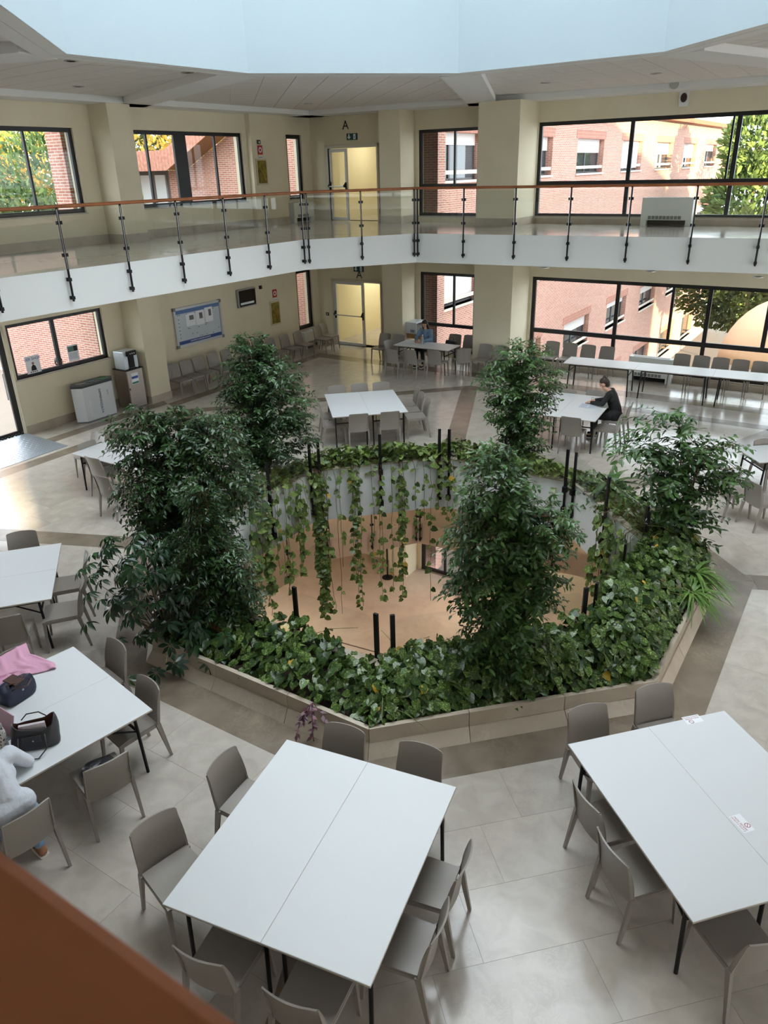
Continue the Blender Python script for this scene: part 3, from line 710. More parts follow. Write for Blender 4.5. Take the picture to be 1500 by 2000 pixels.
# =================================================================== TABLES
TL, TW, TH = 1.80, .80, .74
D = math.radians
def make_table():
    r = empty('folding_table')
    t = MB().box(-TW/2,TW/2,0,TL,TH-.022,TH-.001).build('table_top', TABLEM, r, bevel=.003)
    MB().box(-TW/2-.0015,TW/2+.0015,-.0015,TL+.0015,TH-.020,TH-.004).build('edge_band', TABEDGE, t)
    f = MB()
    for x in (-TW/2+.06, TW/2-.06): f.bar((x,.16,TH-.04),(x,TL-.16,TH-.04),.025,.034)
    for y in (.16, TL-.16): f.bar((-TW/2+.06,y,TH-.04),(TW/2-.06,y,TH-.04),.025,.034)
    f.build('under_frame', BLACKM, r)
    for y, sg in ((.16,1),(TL-.16,-1)):
        for x in (-TW/2+.07, TW/2-.07):
            MB().tube([(x,y,TH-.05),(x,y-sg*.03,0)], .0165, 10).build('leg', BLACKM, r, auto=50)
        MB().bar((-TW/2+.07,y,TH-.2),(TW/2-.07,y,TH-.2),.02,.02).build('leg_crossbar', BLACKM, r)
        MB().bar((-TW/2+.085,y,TH-.22),(-TW/2+.085,y+sg*.3,TH-.05),.018,.012).build('folding_brace', BLACKM, r)
    return r
table0 = make_table(); tuse = [False]
def table(x, y, ang, label, group):
    """x,y: centre of one short edge, table extends TL along local +Y"""
    r = table0 if not tuse[0] else copy_tree(table0); tuse[0] = True
    r.location = (x, y, 0); r.rotation_euler = (0,0,ang); tag(r, label, 'table', group); return r
def table_pair(x, y, ang, la, lb, group, gap=.003):
    u = np.array([math.cos(ang), math.sin(ang)])
    for sg, lab in ((-1,la),(1,lb)):
        p = np.array([x,y])+u*sg*(TW/2+gap/2); table(p[0], p[1], ang, lab, group)
PAIR = 'white folding tables pushed together in pairs'
table_pair(-.903, 3.375, -.4024, 'left half of the big white table pair in the foreground centre', 'right half of the big white table pair in the foreground centre', PAIR)
table_pair(2.797, 3.6385, .2464, 'left half of the white table pair with stickers at bottom right', 'right half of the stickered white table pair at bottom right', PAIR)
table_pair(-.226, 15.18, .1564, 'left half of the white table pair beyond the planter', 'right half of the white table pair beyond the planter', PAIR)
# bag table: outer edge runs (-3.44,6.91)->(-2.29,5.82)
d = np.array([-2.29+3.44, 5.82-6.91]); d /= np.linalg.norm(d); ang_ = math.atan2(d[1], d[0]); p = np.array([-3.44,6.91])
A3 = ang_-math.pi/2+math.pi/2
bagT = []
for i, lab in ((0,'white table under the pink garment and navy bag'),(1,'white table under the open black handbag')):
    q = p+d*(TW/2-.012+i*(TW+.003)); bagT.append(table(q[0], q[1], ang_+math.pi, lab, PAIR))
# table further left: edge (-4.56,9.49)->(-4.10,7.96)
d4 = np.array([-4.10+4.56, 7.96-9.49]); d4 /= np.linalg.norm(d4); ang4 = math.atan2(d4[1], d4[0]); p = np.array([-4.56,9.49])
for i, lab in ((0,'far half of the white table pair cut by the left edge'),(1,'near half of the white table pair cut by the left edge')):
    q = p+d4*(TW/2+i*(TW+.003)); table(q[0], q[1], ang4+math.pi, lab, PAIR)
# table behind the left trees
q = np.array([-5.79,13.23])+rdir(math.radians(58))*TW/2; table(q[0], q[1], math.radians(58)-math.pi, 'white table half hidden behind the left trees near the entrance', PAIR)
# table of the woman in black
d7 = rdir(math.radians(61.5)); u7 = rdir(math.radians(-28.5)); p = np.array([4.26,14.32])
for i, lab in ((0,'white table where the woman in black reads'),(1,'white table behind the far right ficus, beside the reading woman')):
    q = p-u7*(TW/2+i*(TW+.003)); table(q[0], q[1], math.radians(-28.5), lab, PAIR)
# table in front of the microwave
q = np.array([.40,21.94])+rdir(math.radians(58.5))*TW/2; table(q[0], q[1], math.radians(-32.5-90), 'single white table with the bottle, in front of the microwave', None)
# long row on the right
dr = rdir(math.radians(-28.6)); p = np.array([4.92,19.56])
for i, lab in enumerate(('leftmost table of the long white row by the back window','middle table of the long white row by the back window','third table of the long white row by the back window','last table of the long white row, beyond the right edge')):
    q = p+dr*(TL+.004)*i; table(q[0], q[1], math.radians(-28.6-90), lab, 'tables in the long row')
table(6.35, 12.25, D(-84), 'white table at the right edge behind the right ficus', PAIR)

# =================================================================== CHAIRS
def make_chair():
    r = empty('plastic_chair')
    def seat(u, v):                                   # v 0 back .. 1 front
        x = (u-.5)*(.40+.03*v); y = -.20+v*.42
        z = .452-.018*math.sin(math.pi*min(1,v*1.1))*(1-(2*u-1)**2)-.02*max(0,v-.82)/.18*(1) - .004*(2*u-1)**2
        return (x,y,z), (0,.08 if v > .8 else 0,1)
    m_ = MB().slabgrid(seat, .022, 8, 8)
    for sx in (-1,1): m_.bar((sx*.195,-.19,.428),(sx*.208,.20,.420),.018,.034)
    m_.bar((-.2,.205,.418),(.2,.205,.418),.016,.03)
    m_.build('seat', CHAIRM, r, auto=40)
    def back(u, v):                                   # v 0 bottom .. 1 top
        z = .40+v*.42; k = 2*u-1; hw = .213-.022*v**2
        if v > .93: z -= .012*abs(k)**4
        if v < .12: z += .035*(1-abs(k)**2)*0
        y = -.205-.085*v-.0*v-.035*(1-k*k)+.018*math.sin(v*math.pi)
        return (k*hw, y, z), (k*.33, 1, .18)
    MB().slabgrid(back, .014, 10, 8).build('backrest', CHAIRM, r, auto=40)
    for sx in (-1,1):
        MB().bar((sx*.200,.195,.43),(sx*.212,.225,0),.036,.036,up=(0,1,0),w2=.022,h2=.024).build('leg', CHAIRM, r)
        m_ = MB(); m_.bar((sx*.205,-.205,.45),(sx*.215,-.285,0),.030,.050,up=(0,1,0),w2=.022,h2=.026)
        m_.bar((sx*.205,-.205,.42),(sx*.196,-.285,.80),.016,.036,up=(0,1,0),w2=.010,h2=.014)
        m_.build('leg', CHAIRM, r)
    return r
chair0 = make_chair(); cuse = [False]
def chair(x, y, ang, label, group=None):
    """seat centre on the floor, ang: direction the sitter faces"""
    q = np.array([x,y])-C; n_ = rdir(ang)
    if n_@nr < -.8 and q@nr > DR-.40: x, y = C+q-nr*(q@nr-(DR-.40))
    if n_@nl < -.8 and q@nl > DL-.40: x, y = C+q-nl*(q@nl-(DL-.40))
    q = np.array([x,y])-C; s_ = q@vR
    for a_, b_, D0 in ((-8.2,-6.95,11.3),(-4.85,-3.2,10.91)):
        if a_ < s_ < b_ and n_@nr < -.8 and q@nr > D0-.40: x, y = C+q-nr*(q@nr-(D0-.40))
    r = chair0 if not cuse[0] else copy_tree(chair0); cuse[0] = True
    r.location = (x, y, 0); r.rotation_euler = (0,0,ang-math.pi/2); tag(r, label, 'chair', group); return r
def chair_px(pA, pB, label, group=None, z=.815, ang=None):
    """pA, pB: pixels of the top corners of the backrest, sitter's left and right"""
    A, B = gp(*pA,z)[:2], gp(*pB,z)[:2]; m_ = (A+B)/2; d = B-A
    f = math.atan2(d[1],d[0])+math.pi/2 if ang is None else ang
    n = rdir(f); return chair(*(m_+n*.29), f, label, group)
D_ = math.radians
g1 = 'grey chairs around the foreground centre table'
# foreground centre table: facing directions: table u axis -23 deg
a1 = -.4024
chair_px((636,1408),(712,1432), 'grey chair at the far end of the centre table, left of two', g1, ang=a1-math.pi/2)
chair_px((783,1444),(863,1470), 'grey chair at the far end of the centre table, right of two', g1, ang=a1-math.pi/2)
chair_px((457,1456),(404,1510), 'grey chair at the left side of the centre table, farther one', g1)
chair_px((340,1575),(253,1629), 'grey chair at the left side of the centre table, nearer one', g1)
chair_px((929,1617),(884,1740), 'grey chair at the right side of the centre table, farther one', g1, ang=a1+math.pi)
chair_px((885,1730),(832,1868), 'grey chair at the right side of the centre table, nearer one', g1, ang=a1+math.pi)
chair_px((440,1884),(330,1846), 'grey chair at the near end of the centre table, left of two', g1, ang=a1+math.pi/2)
chair_px((628,1965),(502,1934), 'grey chair at the near end of the centre table, right of two', g1, ang=a1+math.pi/2)
g2 = 'grey chairs around the bottom right table'
a2 = .2464
chair_px((1108,1388),(1186,1373), 'grey chair between planter and stickered table, left of two', g2, ang=a2-math.pi/2)
chair_px((1243,1348),(1311,1333), 'grey chair between planter and stickered table, right of two', g2, ang=a2-math.pi/2)
chair_px((1168,1582),(1122,1525), 'grey chair left of the stickered table, farther from the camera', g2, ang=a2+D_(4))
chair_px((1226,1693),(1167,1612), 'grey chair left of the stickered table, nearer the camera', g2, ang=a2+D_(4))
chair_px((1562,1820),(1464,1842), 'grey chair at the near end of the stickered table, bottom right corner', g2, ang=a2+math.pi/2)
g3 = 'grey chairs around the bag table'
a3 = ang_                                               # direction of the short outer edge, away from p
chair_px((209,1250),(247,1262), 'grey chair at the planter end of the bag table, left of two', g3, ang=ang_-math.pi/2*1)
chair_px((269,1316),(312,1346), 'grey chair at the planter end of the bag table, right of two', g3, ang=ang_-math.pi/2*1)
chair_px((163,1507),(249,1465), 'grey chair with a black bag on its seat, beside the bag table', g3)
chair_px((4,1614),(94,1557), 'grey chair of the person in the white sweatshirt', g3)
def chair_mid(px, py, ang, label, group=None, z=.815):
    m_ = gp(px,py,z)[:2]; return chair(*(m_+rdir(ang)*.29), ang, label, group)
chair_mid(20, 1272, ang_, 'grey chair with the pink garment hung over its back', g3)
g4 = 'grey chairs around the table at the left edge'
chair_mid(41, 1039, ang4, 'grey chair behind the table at the left edge', g4)
chair_mid(166, 1086, ang4-math.pi/2, 'grey chair at the right end of the left edge table, farther one', g4)
chair_mid(158, 1136, ang4-math.pi/2, 'grey chair at the right end of the left edge table, nearer one', g4)
chair_mid(4, 1204, ang4+math.pi, 'grey chair on the near side of the left edge table', g4)
g5 = 'grey chairs around the table behind the left trees'
chair_mid(168, 864, D(-32), 'grey chair at the entrance end of the hidden left table, nearer the ramp', g5)
chair_mid(192, 845, D(-122), 'grey chair on the far side of the hidden left table', g5)
chair_mid(178, 893, D(58), 'grey chair with its back to us at the hidden left table, farther one', g5)
chair_mid(196, 929, D(58), 'grey chair with its back to us at the hidden left table, nearer one', g5)
g6 = 'grey chairs around the table beyond the planter'
a6 = .1564
for (x,y), w_ in zip(((656.7,753.5),(701.5,749.5),(743.5,746.5)), ('left','middle','right')): chair_mid(x,y,a6-math.pi/2,'grey chair on the far side of the table beyond the planter, %s of three' % w_,g6)
for (x,y), w_ in zip(((620,781),(624,797)), ('farther','nearer')): chair_mid(x,y,a6,'grey chair on the left end of the table beyond the planter, %s one' % w_,g6)
for (x,y), w_ in zip(((700.5,808),(762,803.5)), ('left','right')): chair_mid(x,y,a6+math.pi/2,'grey chair on the near side of the table beyond the planter, %s one' % w_,g6)
for (x,y), w_ in zip(((817,757.5),(825,767),(837,779)), ('farthest','middle','nearest')): chair_mid(x,y,a6+math.pi,'grey chair on the right end of the table beyond the planter, %s of three' % w_,g6)
g7 = 'grey chairs around the reading woman'
chair_mid(1109,760.5,D(-118.5),'grey chair across the table behind the far right ficus',g7)
chair_mid(1163.5,763.5,D(-118.5),'grey chair at the far end of the table of the woman in black',g7)
chair_mid(1115.5,814.5,D(61.5),'grey chair with its back to us at the table of the woman in black',g7)
seat_black = chair_mid(1233,789,D(151.5),'grey chair the woman in black sits on',g7)
chair_mid(1217,805,D(151.5),'empty grey chair beside the woman in black, holding her coat hem',g7)
g8 = 'grey chairs around the table in front of the microwave'
for (x,y), w_ in zip(((763,682),(799,683),(846,684)), ('leftmost','second','third')): chair_mid(x,y,D(57),'%s grey chair on the near side of the microwave table' % w_,g8)
chair_mid(907,681,D(100),'grey chair turned aside at the right corner of the microwave table',g8)
chair_mid(756,665,D(-33),'pale lit grey chair at the left end of the microwave table',g8)
chair_mid(754,651.5,D(-123),'grey chair against the narrow pillar, nearer the door',g8)
chair_mid(779,653.5,D(-123),'grey chair against the narrow pillar, nearer the microwave',g8)
seat_denim = chair_mid(842,655,D(-123),'grey chair of the woman in the denim jacket',g8)
bagchair = chair_mid(890,653,D(-123),'grey chair holding a black handbag under the back window',g8)
chair_mid(919,655,D(-123),'grey chair beside the wide pillar, next to the handbag chair',g8)
chair_mid(956.5,670,D(-123),'grey chair in front of the wide pillar, left of two',g8)
chair_mid(986,672.5,D(-123),'grey chair in front of the wide pillar, right of two, behind the ficus top',g8)
g9 = 'grey chairs in a row under the long window'
N9 = ('first','second','third','fourth')
for (x,y), w_ in zip(((1082,666.5),(1118,669),(1154,672),(1191.5,675)), N9): chair_mid(x,y,D(-123.2),'%s grey chair from the left in the window row left of the fan coil' % w_,g9)
for (x,y), w_ in zip(((1338,688.5),(1378,692),(1415,695.5),(1450.5,699),(1489,703)), N9+('fifth',)): chair_mid(x,y,D(-123.2),'%s grey chair from the fan coil in the window row on the right' % w_,g9)
g10 = 'grey chairs in a row along the notice board wall'
for (x,y), w_ in zip(((335,712),(359,705),(384.5,697.5),(412.5,690),(438,683)), N9+('fifth',)): chair_mid(x,y,D(-33.2),'%s grey chair from the pillar under the notice board' % w_,g10)
for (x,y), w_ in zip(((497,668),(525,661),(553,654),(579,647.5)), N9): chair_mid(x,y,D(-33.2),'%s grey chair in the wall row between ficus top and corner window' % w_,g10)
chair_mid(618,637.5,D(-33.2),'grey chair in the corner beside the glass door, left of two',g10)
chair_mid(629,631.5,D(-33.2),'grey chair in the corner nearest the glass door',g10)
g11 = 'grey chairs around the right edge table'
chair_mid(1492,858,D(-80),'grey chair behind the table at the right edge',g11)
chair_mid(1463,935,D(12),'grey chair in front of the right edge table, clear of the leaves',g11)
chair_mid(1416,926,D(12),'grey chair at the right edge table, half behind ficus leaves',g11)

# neighbours in a row keep a hand's breadth apart
CH = [o for o in bpy.data.objects if o.name.startswith('plastic_chair')]
for it in range(6):
    for i in range(len(CH)):
        for j in range(i+1, len(CH)):
            a, b = CH[i], CH[j]
            if abs(math.remainder(a.rotation_euler[2]-b.rotation_euler[2], 2*math.pi)) > .05: continue
            d = b.location-a.location; lx = Vector((math.cos(a.rotation_euler[2]),math.sin(a.rotation_euler[2]),0)); t = d.dot(lx); f_ = (d-lx*t).length
            if abs(t) < .47 and f_ < .5:
                m_ = (.47-abs(t))/2*(1 if t > 0 else -1); b.location += lx*m_; a.location -= lx*m_

# =================================================================== PLANTS
def unit(a): return a/np.maximum(np.linalg.norm(a, axis=-1, keepdims=True), 1e-9)
FICUS_T = (np.array([(0,0,0),(-.21,.42,.06),(0,.45,0),(.21,.42,.06),(0,1,-.10),(-.13,.76,.0),(.13,.76,.0)],float), [(0,3,2),(0,2,1),(2,3,6),(2,6,4),(2,4,5),(2,5,1)])
HEART_T = (np.array([(0,0,0),(-.30,-.10,.02),(-.46,.20,.05),(-.33,.62,.02),(0,1,-.12),(.33,.62,.02),(.46,.20,.05),(.30,-.10,.02),(0,.30,-.03),(0,.65,-.05)],float),
    [(0,8,1),(1,8,2),(2,8,9),(2,9,3),(3,9,4),(4,9,5),(5,9,6),(6,9,8),(6,8,7),(7,8,0)])
BLADE_T = (np.array([(-.05,0,0),(.05,0,0),(-.055,.35,.05),(.055,.35,.05),(-.04,.7,.0),(.04,.7,.0),(0,1,-.14)],float), [(0,1,3,2),(2,3,5,4),(4,5,6)])
NEEDLE_T = (np.array([(-.14,0,0),(.14,0,0),(-.2,.5,.06),(.2,.5,.06),(0,1,0)],float), [(0,1,3,2),(2,3,4)])
def leaf_mesh(name, tmpl, pos, axis, nrm, size, tint, m, wid=None):
    tv, tf = tmpl; N_ = len(pos); y = unit(axis); x = unit(np.cross(y, nrm)); z = np.cross(x, y)
    size = np.broadcast_to(size, (N_,)); wid = size if wid is None else size*wid
    V = pos[:,None,:] + x[:,None,:]*(tv[None,:,0:1]*wid[:,None,None]) + y[:,None,:]*(tv[None,:,1:2]*size[:,None,None]) + z[:,None,:]*(tv[None,:,2:3]*size[:,None,None])
    k = len(tv); me = bpy.data.meshes.new(name)
    loops = np.concatenate([np.array(f) for f in tf]); cnt = np.array([len(f) for f in tf])
    me.vertices.add(N_*k); me.vertices.foreach_set('co', V.reshape(-1).astype(np.float32))
    L_ = (loops[None,:]+(np.arange(N_)*k)[:,None]).reshape(-1); C_ = np.tile(cnt, N_)
    me.loops.add(len(L_)); me.loops.foreach_set('vertex_index', L_.astype(np.int32))
    st = np.concatenate([[0], np.cumsum(C_)[:-1]]); me.polygons.add(len(C_)); me.polygons.foreach_set('loop_start', st.astype(np.int32)); me.polygons.foreach_set('loop_total', C_.astype(np.int32))
    me.update(calc_edges=True)
    at = me.attributes.new('tint', 'FLOAT', 'POINT'); at.data.foreach_set('value', np.repeat(tint, k).astype(np.float32))
    me.polygons.foreach_set('use_smooth', np.ones(len(C_), bool)); me.materials.append(m); me.validate(); return me
BARK = mat('ficus_bark', srgb(128,104,80), .9, col2=srgb(98,78,60), scale=25, bump=.5)
TWIG = mat('twig', srgb(104,86,58), .9)
FICUS_D = leafmat('ficus_leaf_dark', srgb(22,46,28), srgb(70,104,56), rough=.28)
FICUS_M = leafmat('ficus_leaf', srgb(28,56,30), srgb(86,122,62), rough=.28)
POTHOS = leafmat('pothos_leaf', srgb(24,50,22), srgb(86,118,52), vein=srgb(186,198,120), rough=.3, vscale=55, vamt=.8, back=srgb(206,160,52))
VINE = leafmat('vine_leaf', srgb(40,68,28), srgb(112,134,62), vein=srgb(206,210,140), rough=.35, vscale=30, vamt=.6, back=srgb(206,160,52))
FERN = leafmat('fern_leaf', srgb(54,92,34), srgb(118,150,66), rough=.5)
SCHEF = leafmat('umbrella_leaf', srgb(16,38,24), srgb(52,84,48), rough=.25)

def twiggy(blobs, ntw, lpt, lsize, seed, axis_pt, droop=.5, tl=.34):
    """blobs: (cx,cy,cz,rx,ry,rz,weight); leaves sit on short drooping twigs pointing out of the crown"""
    R = np.random.default_rng(seed); B = np.array(blobs, float); w_ = B[:,6]/B[:,6].sum()
    bi = R.choice(len(B), ntw, p=w_); d = unit(R.normal(size=(ntw,3))); rr = R.uniform(.35,1,ntw)**.5
    tip = B[bi,:3]+d*B[bi,3:6]*rr[:,None]
    ax = np.array(axis_pt); out = tip-np.stack([np.full(ntw,ax[0]),np.full(ntw,ax[1]),tip[:,2]-.25],1)
    dirv = unit(unit(out)*.8+d*.35+np.array([0,0,.18])); L_ = tl*R.uniform(.6,1.35,ntw)
    P, A, Nn, S, T, TW = [], [], [], [], [], []
    twt = R.uniform(0,1,ntw)
    for j in range(lpt):
        t = (j+.6)/lpt; bend = -droop*t*t*L_*.8
        p = tip-dirv*(L_*(1-t))[:,None]; p[:,2] += bend
        side = unit(np.cross(dirv, np.array([0,0,1.]))+1e-6)*(1 if j%2 else -1)
        a = unit(dirv*.55+side*R.uniform(.35,1.0,(ntw,1))+np.array([0,0,-1.])*R.uniform(.15,.95,(ntw,1))*(droop+.35)+R.normal(size=(ntw,3))*.22)
        n = unit(np.array([0,0,1.])+dirv*.5+R.normal(size=(ntw,3))*.35)
        P.append(p); A.append(a); Nn.append(n); S.append(lsize*R.uniform(.7,1.25,ntw)); T.append(np.clip(twt*.6+R.uniform(0,.42,ntw),0,.97))
    st = tip-dirv*L_[:,None]; mid = tip-dirv*(L_*.5)[:,None]; mid[:,2] += -droop*.25*L_*.8; en = tip.copy(); en[:,2] += -droop*L_*.8
    return np.concatenate(P), np.concatenate(A), np.concatenate(Nn), np.concatenate(S), np.concatenate(T), (st, mid, en)
def twig_mesh(name, segs, r, m):
    st, mid, en = segs; mb = MB()
    for a, b, c in zip(st, mid, en): mb.tube([a,b,c], [r,r*.8,r*.4], 3, cap=False)
    return mb.mesh(name, m)
def ficus(base, stems, blobs, ntw, lpt, lsize, label, seed, m=None, droop=.5, name='ficus_tree', group='ficus trees in the planter', wid=1.0, tl=.34, grow=1.12):
    """base: ground point; stems: list of polylines relative to base (with radii)"""
    r = empty(name, tuple(base), 0, label, 'tree', group); base = np.array(base)
    R = np.random.default_rng(seed+5); mb = MB(); br = MB()
    for path, rad in stems:
        mb.tube(path, list(np.linspace(rad, rad*.35, len(path))), 8)
    mb.build('trunk', BARK, r, smooth=True)
    bl = [(b[0]-base[0],b[1]-base[1],b[2]-base[2],b[3]*grow,b[4]*grow,b[5]*grow,b[6]) for b in blobs]; ntw = int(ntw*1.65); lsize = lsize*.9
    P, A, Nn, S, T, seg = twiggy(bl, ntw, lpt, lsize, seed, (0,0), droop, tl)
    # branches from stems into the crown
    for k in range(60):
        path, rad = stems[k%len(stems)]; i = R.integers(max(1,len(path)//2), len(path)); a = np.array(path[i])
        b = bl[R.integers(len(bl))]; e = np.array(b[:3])+R.normal(size=3)*np.array(b[3:6])*.15
        if np.linalg.norm(e-a) > .62: continue
        mid = (a+e)/2+np.array([0,0,.02]); br.tube([a,mid,e], [rad*.3,rad*.2,.004], 5)
    br.build('branches', BARK, r, smooth=True)
    link('twigs', twig_mesh('twigs', seg, .003, TWIG), r)
    f = link('foliage', leaf_mesh('foliage', FICUS_T, P, A, Nn, S, T, m or FICUS_D, wid), r); f['kind'] = 'stuff'
    return r
# front right ficus
ficus((1.42,6.85,.3), [([(0,0,0),(-.02,.02,.5),(-.10,.05,1.1),(-.16,.05,1.8),(-.25,.05,2.4)],.035),([(.05,0,0),(.08,0,.6),(.16,.03,1.2),(.25,0,1.9)],.028)],
  [(1.10,6.9,2.65,.42,.42,.42,1.2),(1.05,6.85,2.10,.50,.45,.40,1.3),(1.62,6.9,2.18,.42,.4,.34,1.0),(1.0,6.8,1.55,.42,.42,.38,1.1),(1.55,6.85,1.60,.40,.4,.36,.8),(1.22,6.72,.98,.42,.38,.36,1.0),(1.35,6.6,.62,.40,.32,.24,.6)],
  760, 11, .088, 'tall bushy ficus at the front right of the planter', 3, FICUS_M, .7)
# back right ficus
ficus((2.44,13.3,.3), [([(0,0,0),(0,0,.6),(.03,0,1.3),(.08,0,2.1)],.035),([(.06,0,0),(.12,0,.7),(.16,0,1.5)],.025)],
  [(2.55,13.3,2.42,.48,.45,.32,.9),(2.25,13.3,1.95,.5,.5,.38,1.2),(2.82,13.3,1.95,.5,.5,.4,1.1),(2.3,13.25,1.45,.42,.5,.32,1),(2.75,13.25,1.35,.42,.5,.36,1),(2.62,13.2,.85,.42,.45,.32,.9)],
  520, 11, .095, 'ficus at the back right of the planter, before the long tables', 4, FICUS_M, .5, grow=1.25)
# back left ficus
ficus((-2.05,12.6,.3), [([(0,0,0),(0,0,.6),(-.03,0,1.3),(-.08,0,2.2),(-.12,0,2.6)],.045)],
  [(-2.15,12.6,2.72,.34,.34,.30,.7),(-2.05,12.6,2.35,.62,.55,.34,1.3),(-1.85,12.6,1.85,.58,.55,.40,1.3),(-2.42,12.55,1.75,.42,.45,.42,1),(-1.85,12.5,1.30,.58,.5,.34,1),(-2.38,12.45,1.15,.40,.4,.34,.7)],
  760, 11, .095, 'tall dark ficus at the back left, before the notice board', 5, FICUS_D, .5, grow=1.38)
# front left ficus, broad crown
ficus((-2.75,9.1,.3), [([(0,0,0),(.02,0,.6),(.05,.05,1.2),(.1,.05,1.9)],.04),([(-.08,0,0),(-.14,.02,.7),(-.25,.05,1.5)],.03),([(.1,0,0),(.18,0,.7),(.35,.05,1.5)],.026)],
  [(-3.2,9.3,2.45,.42,.45,.40,1.2),(-2.62,9.3,2.48,.45,.45,.38,1.2),(-2.15,9.2,2.45,.42,.42,.36,1),(-3.1,9.1,1.85,.45,.45,.42,1.3),(-2.5,9.0,1.85,.5,.5,.45,1.2),(-1.95,9.0,1.80,.42,.4,.40,1),(-3.1,9.0,1.35,.34,.4,.30,.8),(-2.4,8.9,1.25,.5,.45,.4,.9)],
  860, 11, .092, 'broad dark ficus on the left of the planter near the entrance', 6, FICUS_D, .8, grow=1.2)
# smaller ficus in the terracotta pot, front left
ficus((-1.95,7.75,.42), [([(0,0,0),(-.03,.05,.5),(-.10,.12,1.0),(-.15,.15,1.7)],.025)],
  [(-2.12,8.0,2.02,.26,.28,.34,.8),(-2.2,7.95,1.55,.42,.36,.36,1.1),(-1.88,7.9,1.30,.36,.34,.36,1),(-2.22,7.9,1.10,.46,.38,.34,1),(-1.82,7.85,.90,.36,.34,.30,.9),(-2.15,7.75,.72,.40,.34,.26,.8)],
  640, 11, .085, 'drooping ficus in the terracotta pot at the front left', 8, FICUS_D, .9, wid=.85, grow=1.15)
# right ficus, loose crown on several thin stems
ficus((4.05,9.45,.3), [([(0,0,0),(.02,.02,.6),(.0,.03,1.2),(-.05,0,1.85)],.022),([(.08,0,0),(.14,0,.7),(.22,0,1.3),(.3,0,1.6)],.02),([(-.08,0,0),(-.15,0,.7),(-.25,0,1.4)],.018),([(.02,.08,0),(.1,.12,.8),(.4,.1,1.5)],.016)],
  [(3.75,9.45,2.42,.52,.45,.24,.75),(3.35,9.45,2.08,.36,.4,.22,.6),(4.1,9.45,2.0,.42,.45,.28,.9),(4.62,9.45,2.02,.34,.36,.24,.6),(3.75,9.4,1.68,.42,.45,.26,.9),(4.35,9.4,1.62,.52,.42,.24,1),(4.78,9.4,1.62,.30,.3,.18,.45),(4.05,9.35,1.30,.40,.4,.22,.8),(4.42,9.35,1.05,.32,.3,.18,.5),(4.30,9.1,.70,.28,.24,.10,.22)],
  215, 9, .125, 'loose ficus on thin stems at the right of the planter', 9, FICUS_M, .6, grow=1.22, tl=.45)
# terracotta pot
pot = empty('plant_pot', (-1.95,7.75,.26), 0, 'terracotta pot under the drooping front left ficus', 'pot')
MB().lathe([(.13,0),(.165,.20),(.185,.20),(.185,.26),(.165,.26),(.16,.21),(.0,.21)], 24).build('pot_body', mat('terracotta', srgb(160,82,52), .8), pot, auto=40)
MB().lathe([(.0,.20),(.158,.20),(.15,.215),(.0,.225)], 20).build('pot_soil', SOIL, pot)

# umbrella plant (palmate leaves) hanging over the left corner of the planter
sch = empty('umbrella_plant', (-2.72,7.85,.28), 0, 'dark umbrella plant spilling over the left corner of the planter', 'plant')
R = np.random.default_rng(21); P=[];A=[];Nn=[];S=[];T=[]; st = MB()
for k in range(150):
    c = np.array([R.normal()*.42, R.normal()*.36-.05, .0]); h = R.uniform(.0,1.25); c[:2] *= (1.05-.25*h/1.2)
    if k < 14: c = np.array([-.55-.35*R.random(), .35*R.normal()*.5+.3, 0]); h = R.uniform(.75,1.25)
    c[2] = h*1.05-.15*(np.hypot(c[0],c[1])>.6)
    out = unit(np.array([c[0],c[1],.3])); n0 = unit(out*.6+np.array([0,-.1,.8])+R.normal(size=3)*.2)
    e1 = unit(np.cross(n0,[.3,.2,1])); e2 = np.cross(n0,e1); tt = R.uniform(0,.8); L_ = R.uniform(.11,.17)
    if k%3 == 0: st.tube([(c[0]*.2,c[1]*.2,0),tuple(c*np.array([.6,.6,.6])),tuple(c)],[.008,.006,.003],4,cap=False)
    for j in range(8):
        a = 2*math.pi*j/8+R.uniform(-.15,.15); dv = e1*math.cos(a)+e2*math.sin(a)
        P.append(c+dv*.015); A.append(dv-n0*.35+np.array([0,0,-.35])); Nn.append(n0); S.append(L_*R.uniform(.85,1.1)); T.append(tt+R.uniform(0,.15))
st.build('stems', TWIG, sch)
f = link('foliage', leaf_mesh('foliage', FICUS_T, np.array(P), np.array(A), np.array(Nn), np.array(S), np.array(T), SCHEF, .85), sch); f['kind'] = 'stuff'

# ---- pothos carpet in the bed: the 260 leaves that show largest are single objects
def bed_points(n, seed, sectors, rmin=3.02, rmax=3.86, hfun=None):
    R = np.random.default_rng(seed); out = []
    while len(out) < n:
        k = R.choice(sectors); a = AX+math.pi/2+k*math.pi/4; nn = rdir(a); e = rdir(a-math.pi/2)
        r = R.uniform(rmin, rmax); t = R.uniform(-1,1)*r*math.tan(math.pi/8); p = C+nn*r+e*t
        u = (r-3.0)/.86; hh = hfun(p, u) if hfun else .3
        z = .24+hh*math.sqrt(max(0,R.random()))
        out.append((p[0],p[1],z,nn[0],nn[1],u))
    return np.array(out)
def hbed(p, u):
    base = .40*min(1,max(0,(.92-u)*2.6))**.6
    ang = math.degrees(math.atan2(p[1]-C[1],p[0]-C[0]))
    k = 1.0
    if -62 < ang < 5: k = 1.55                     # the high right bank
    if -130 < ang < -80: k = 1.0
    if 45 < ang < 150: k = 1.15
    if -80 <= ang <= -62: k = 1.2
    return max(.06, base*k+.05*math.sin(p[0]*5.1)+.05*math.cos(p[1]*4.3+p[0]*2.0))
B = bed_points(10500, 31, [3,4,4,4,5,5,5,2,6], 2.97, 3.74, hfun=hbed)         # sectors by the near, left and right sides
B2 = bed_points(2900, 32, [0,0,1,7], 2.95, 3.62, hfun=hbed)
Rg = np.random.default_rng(33)
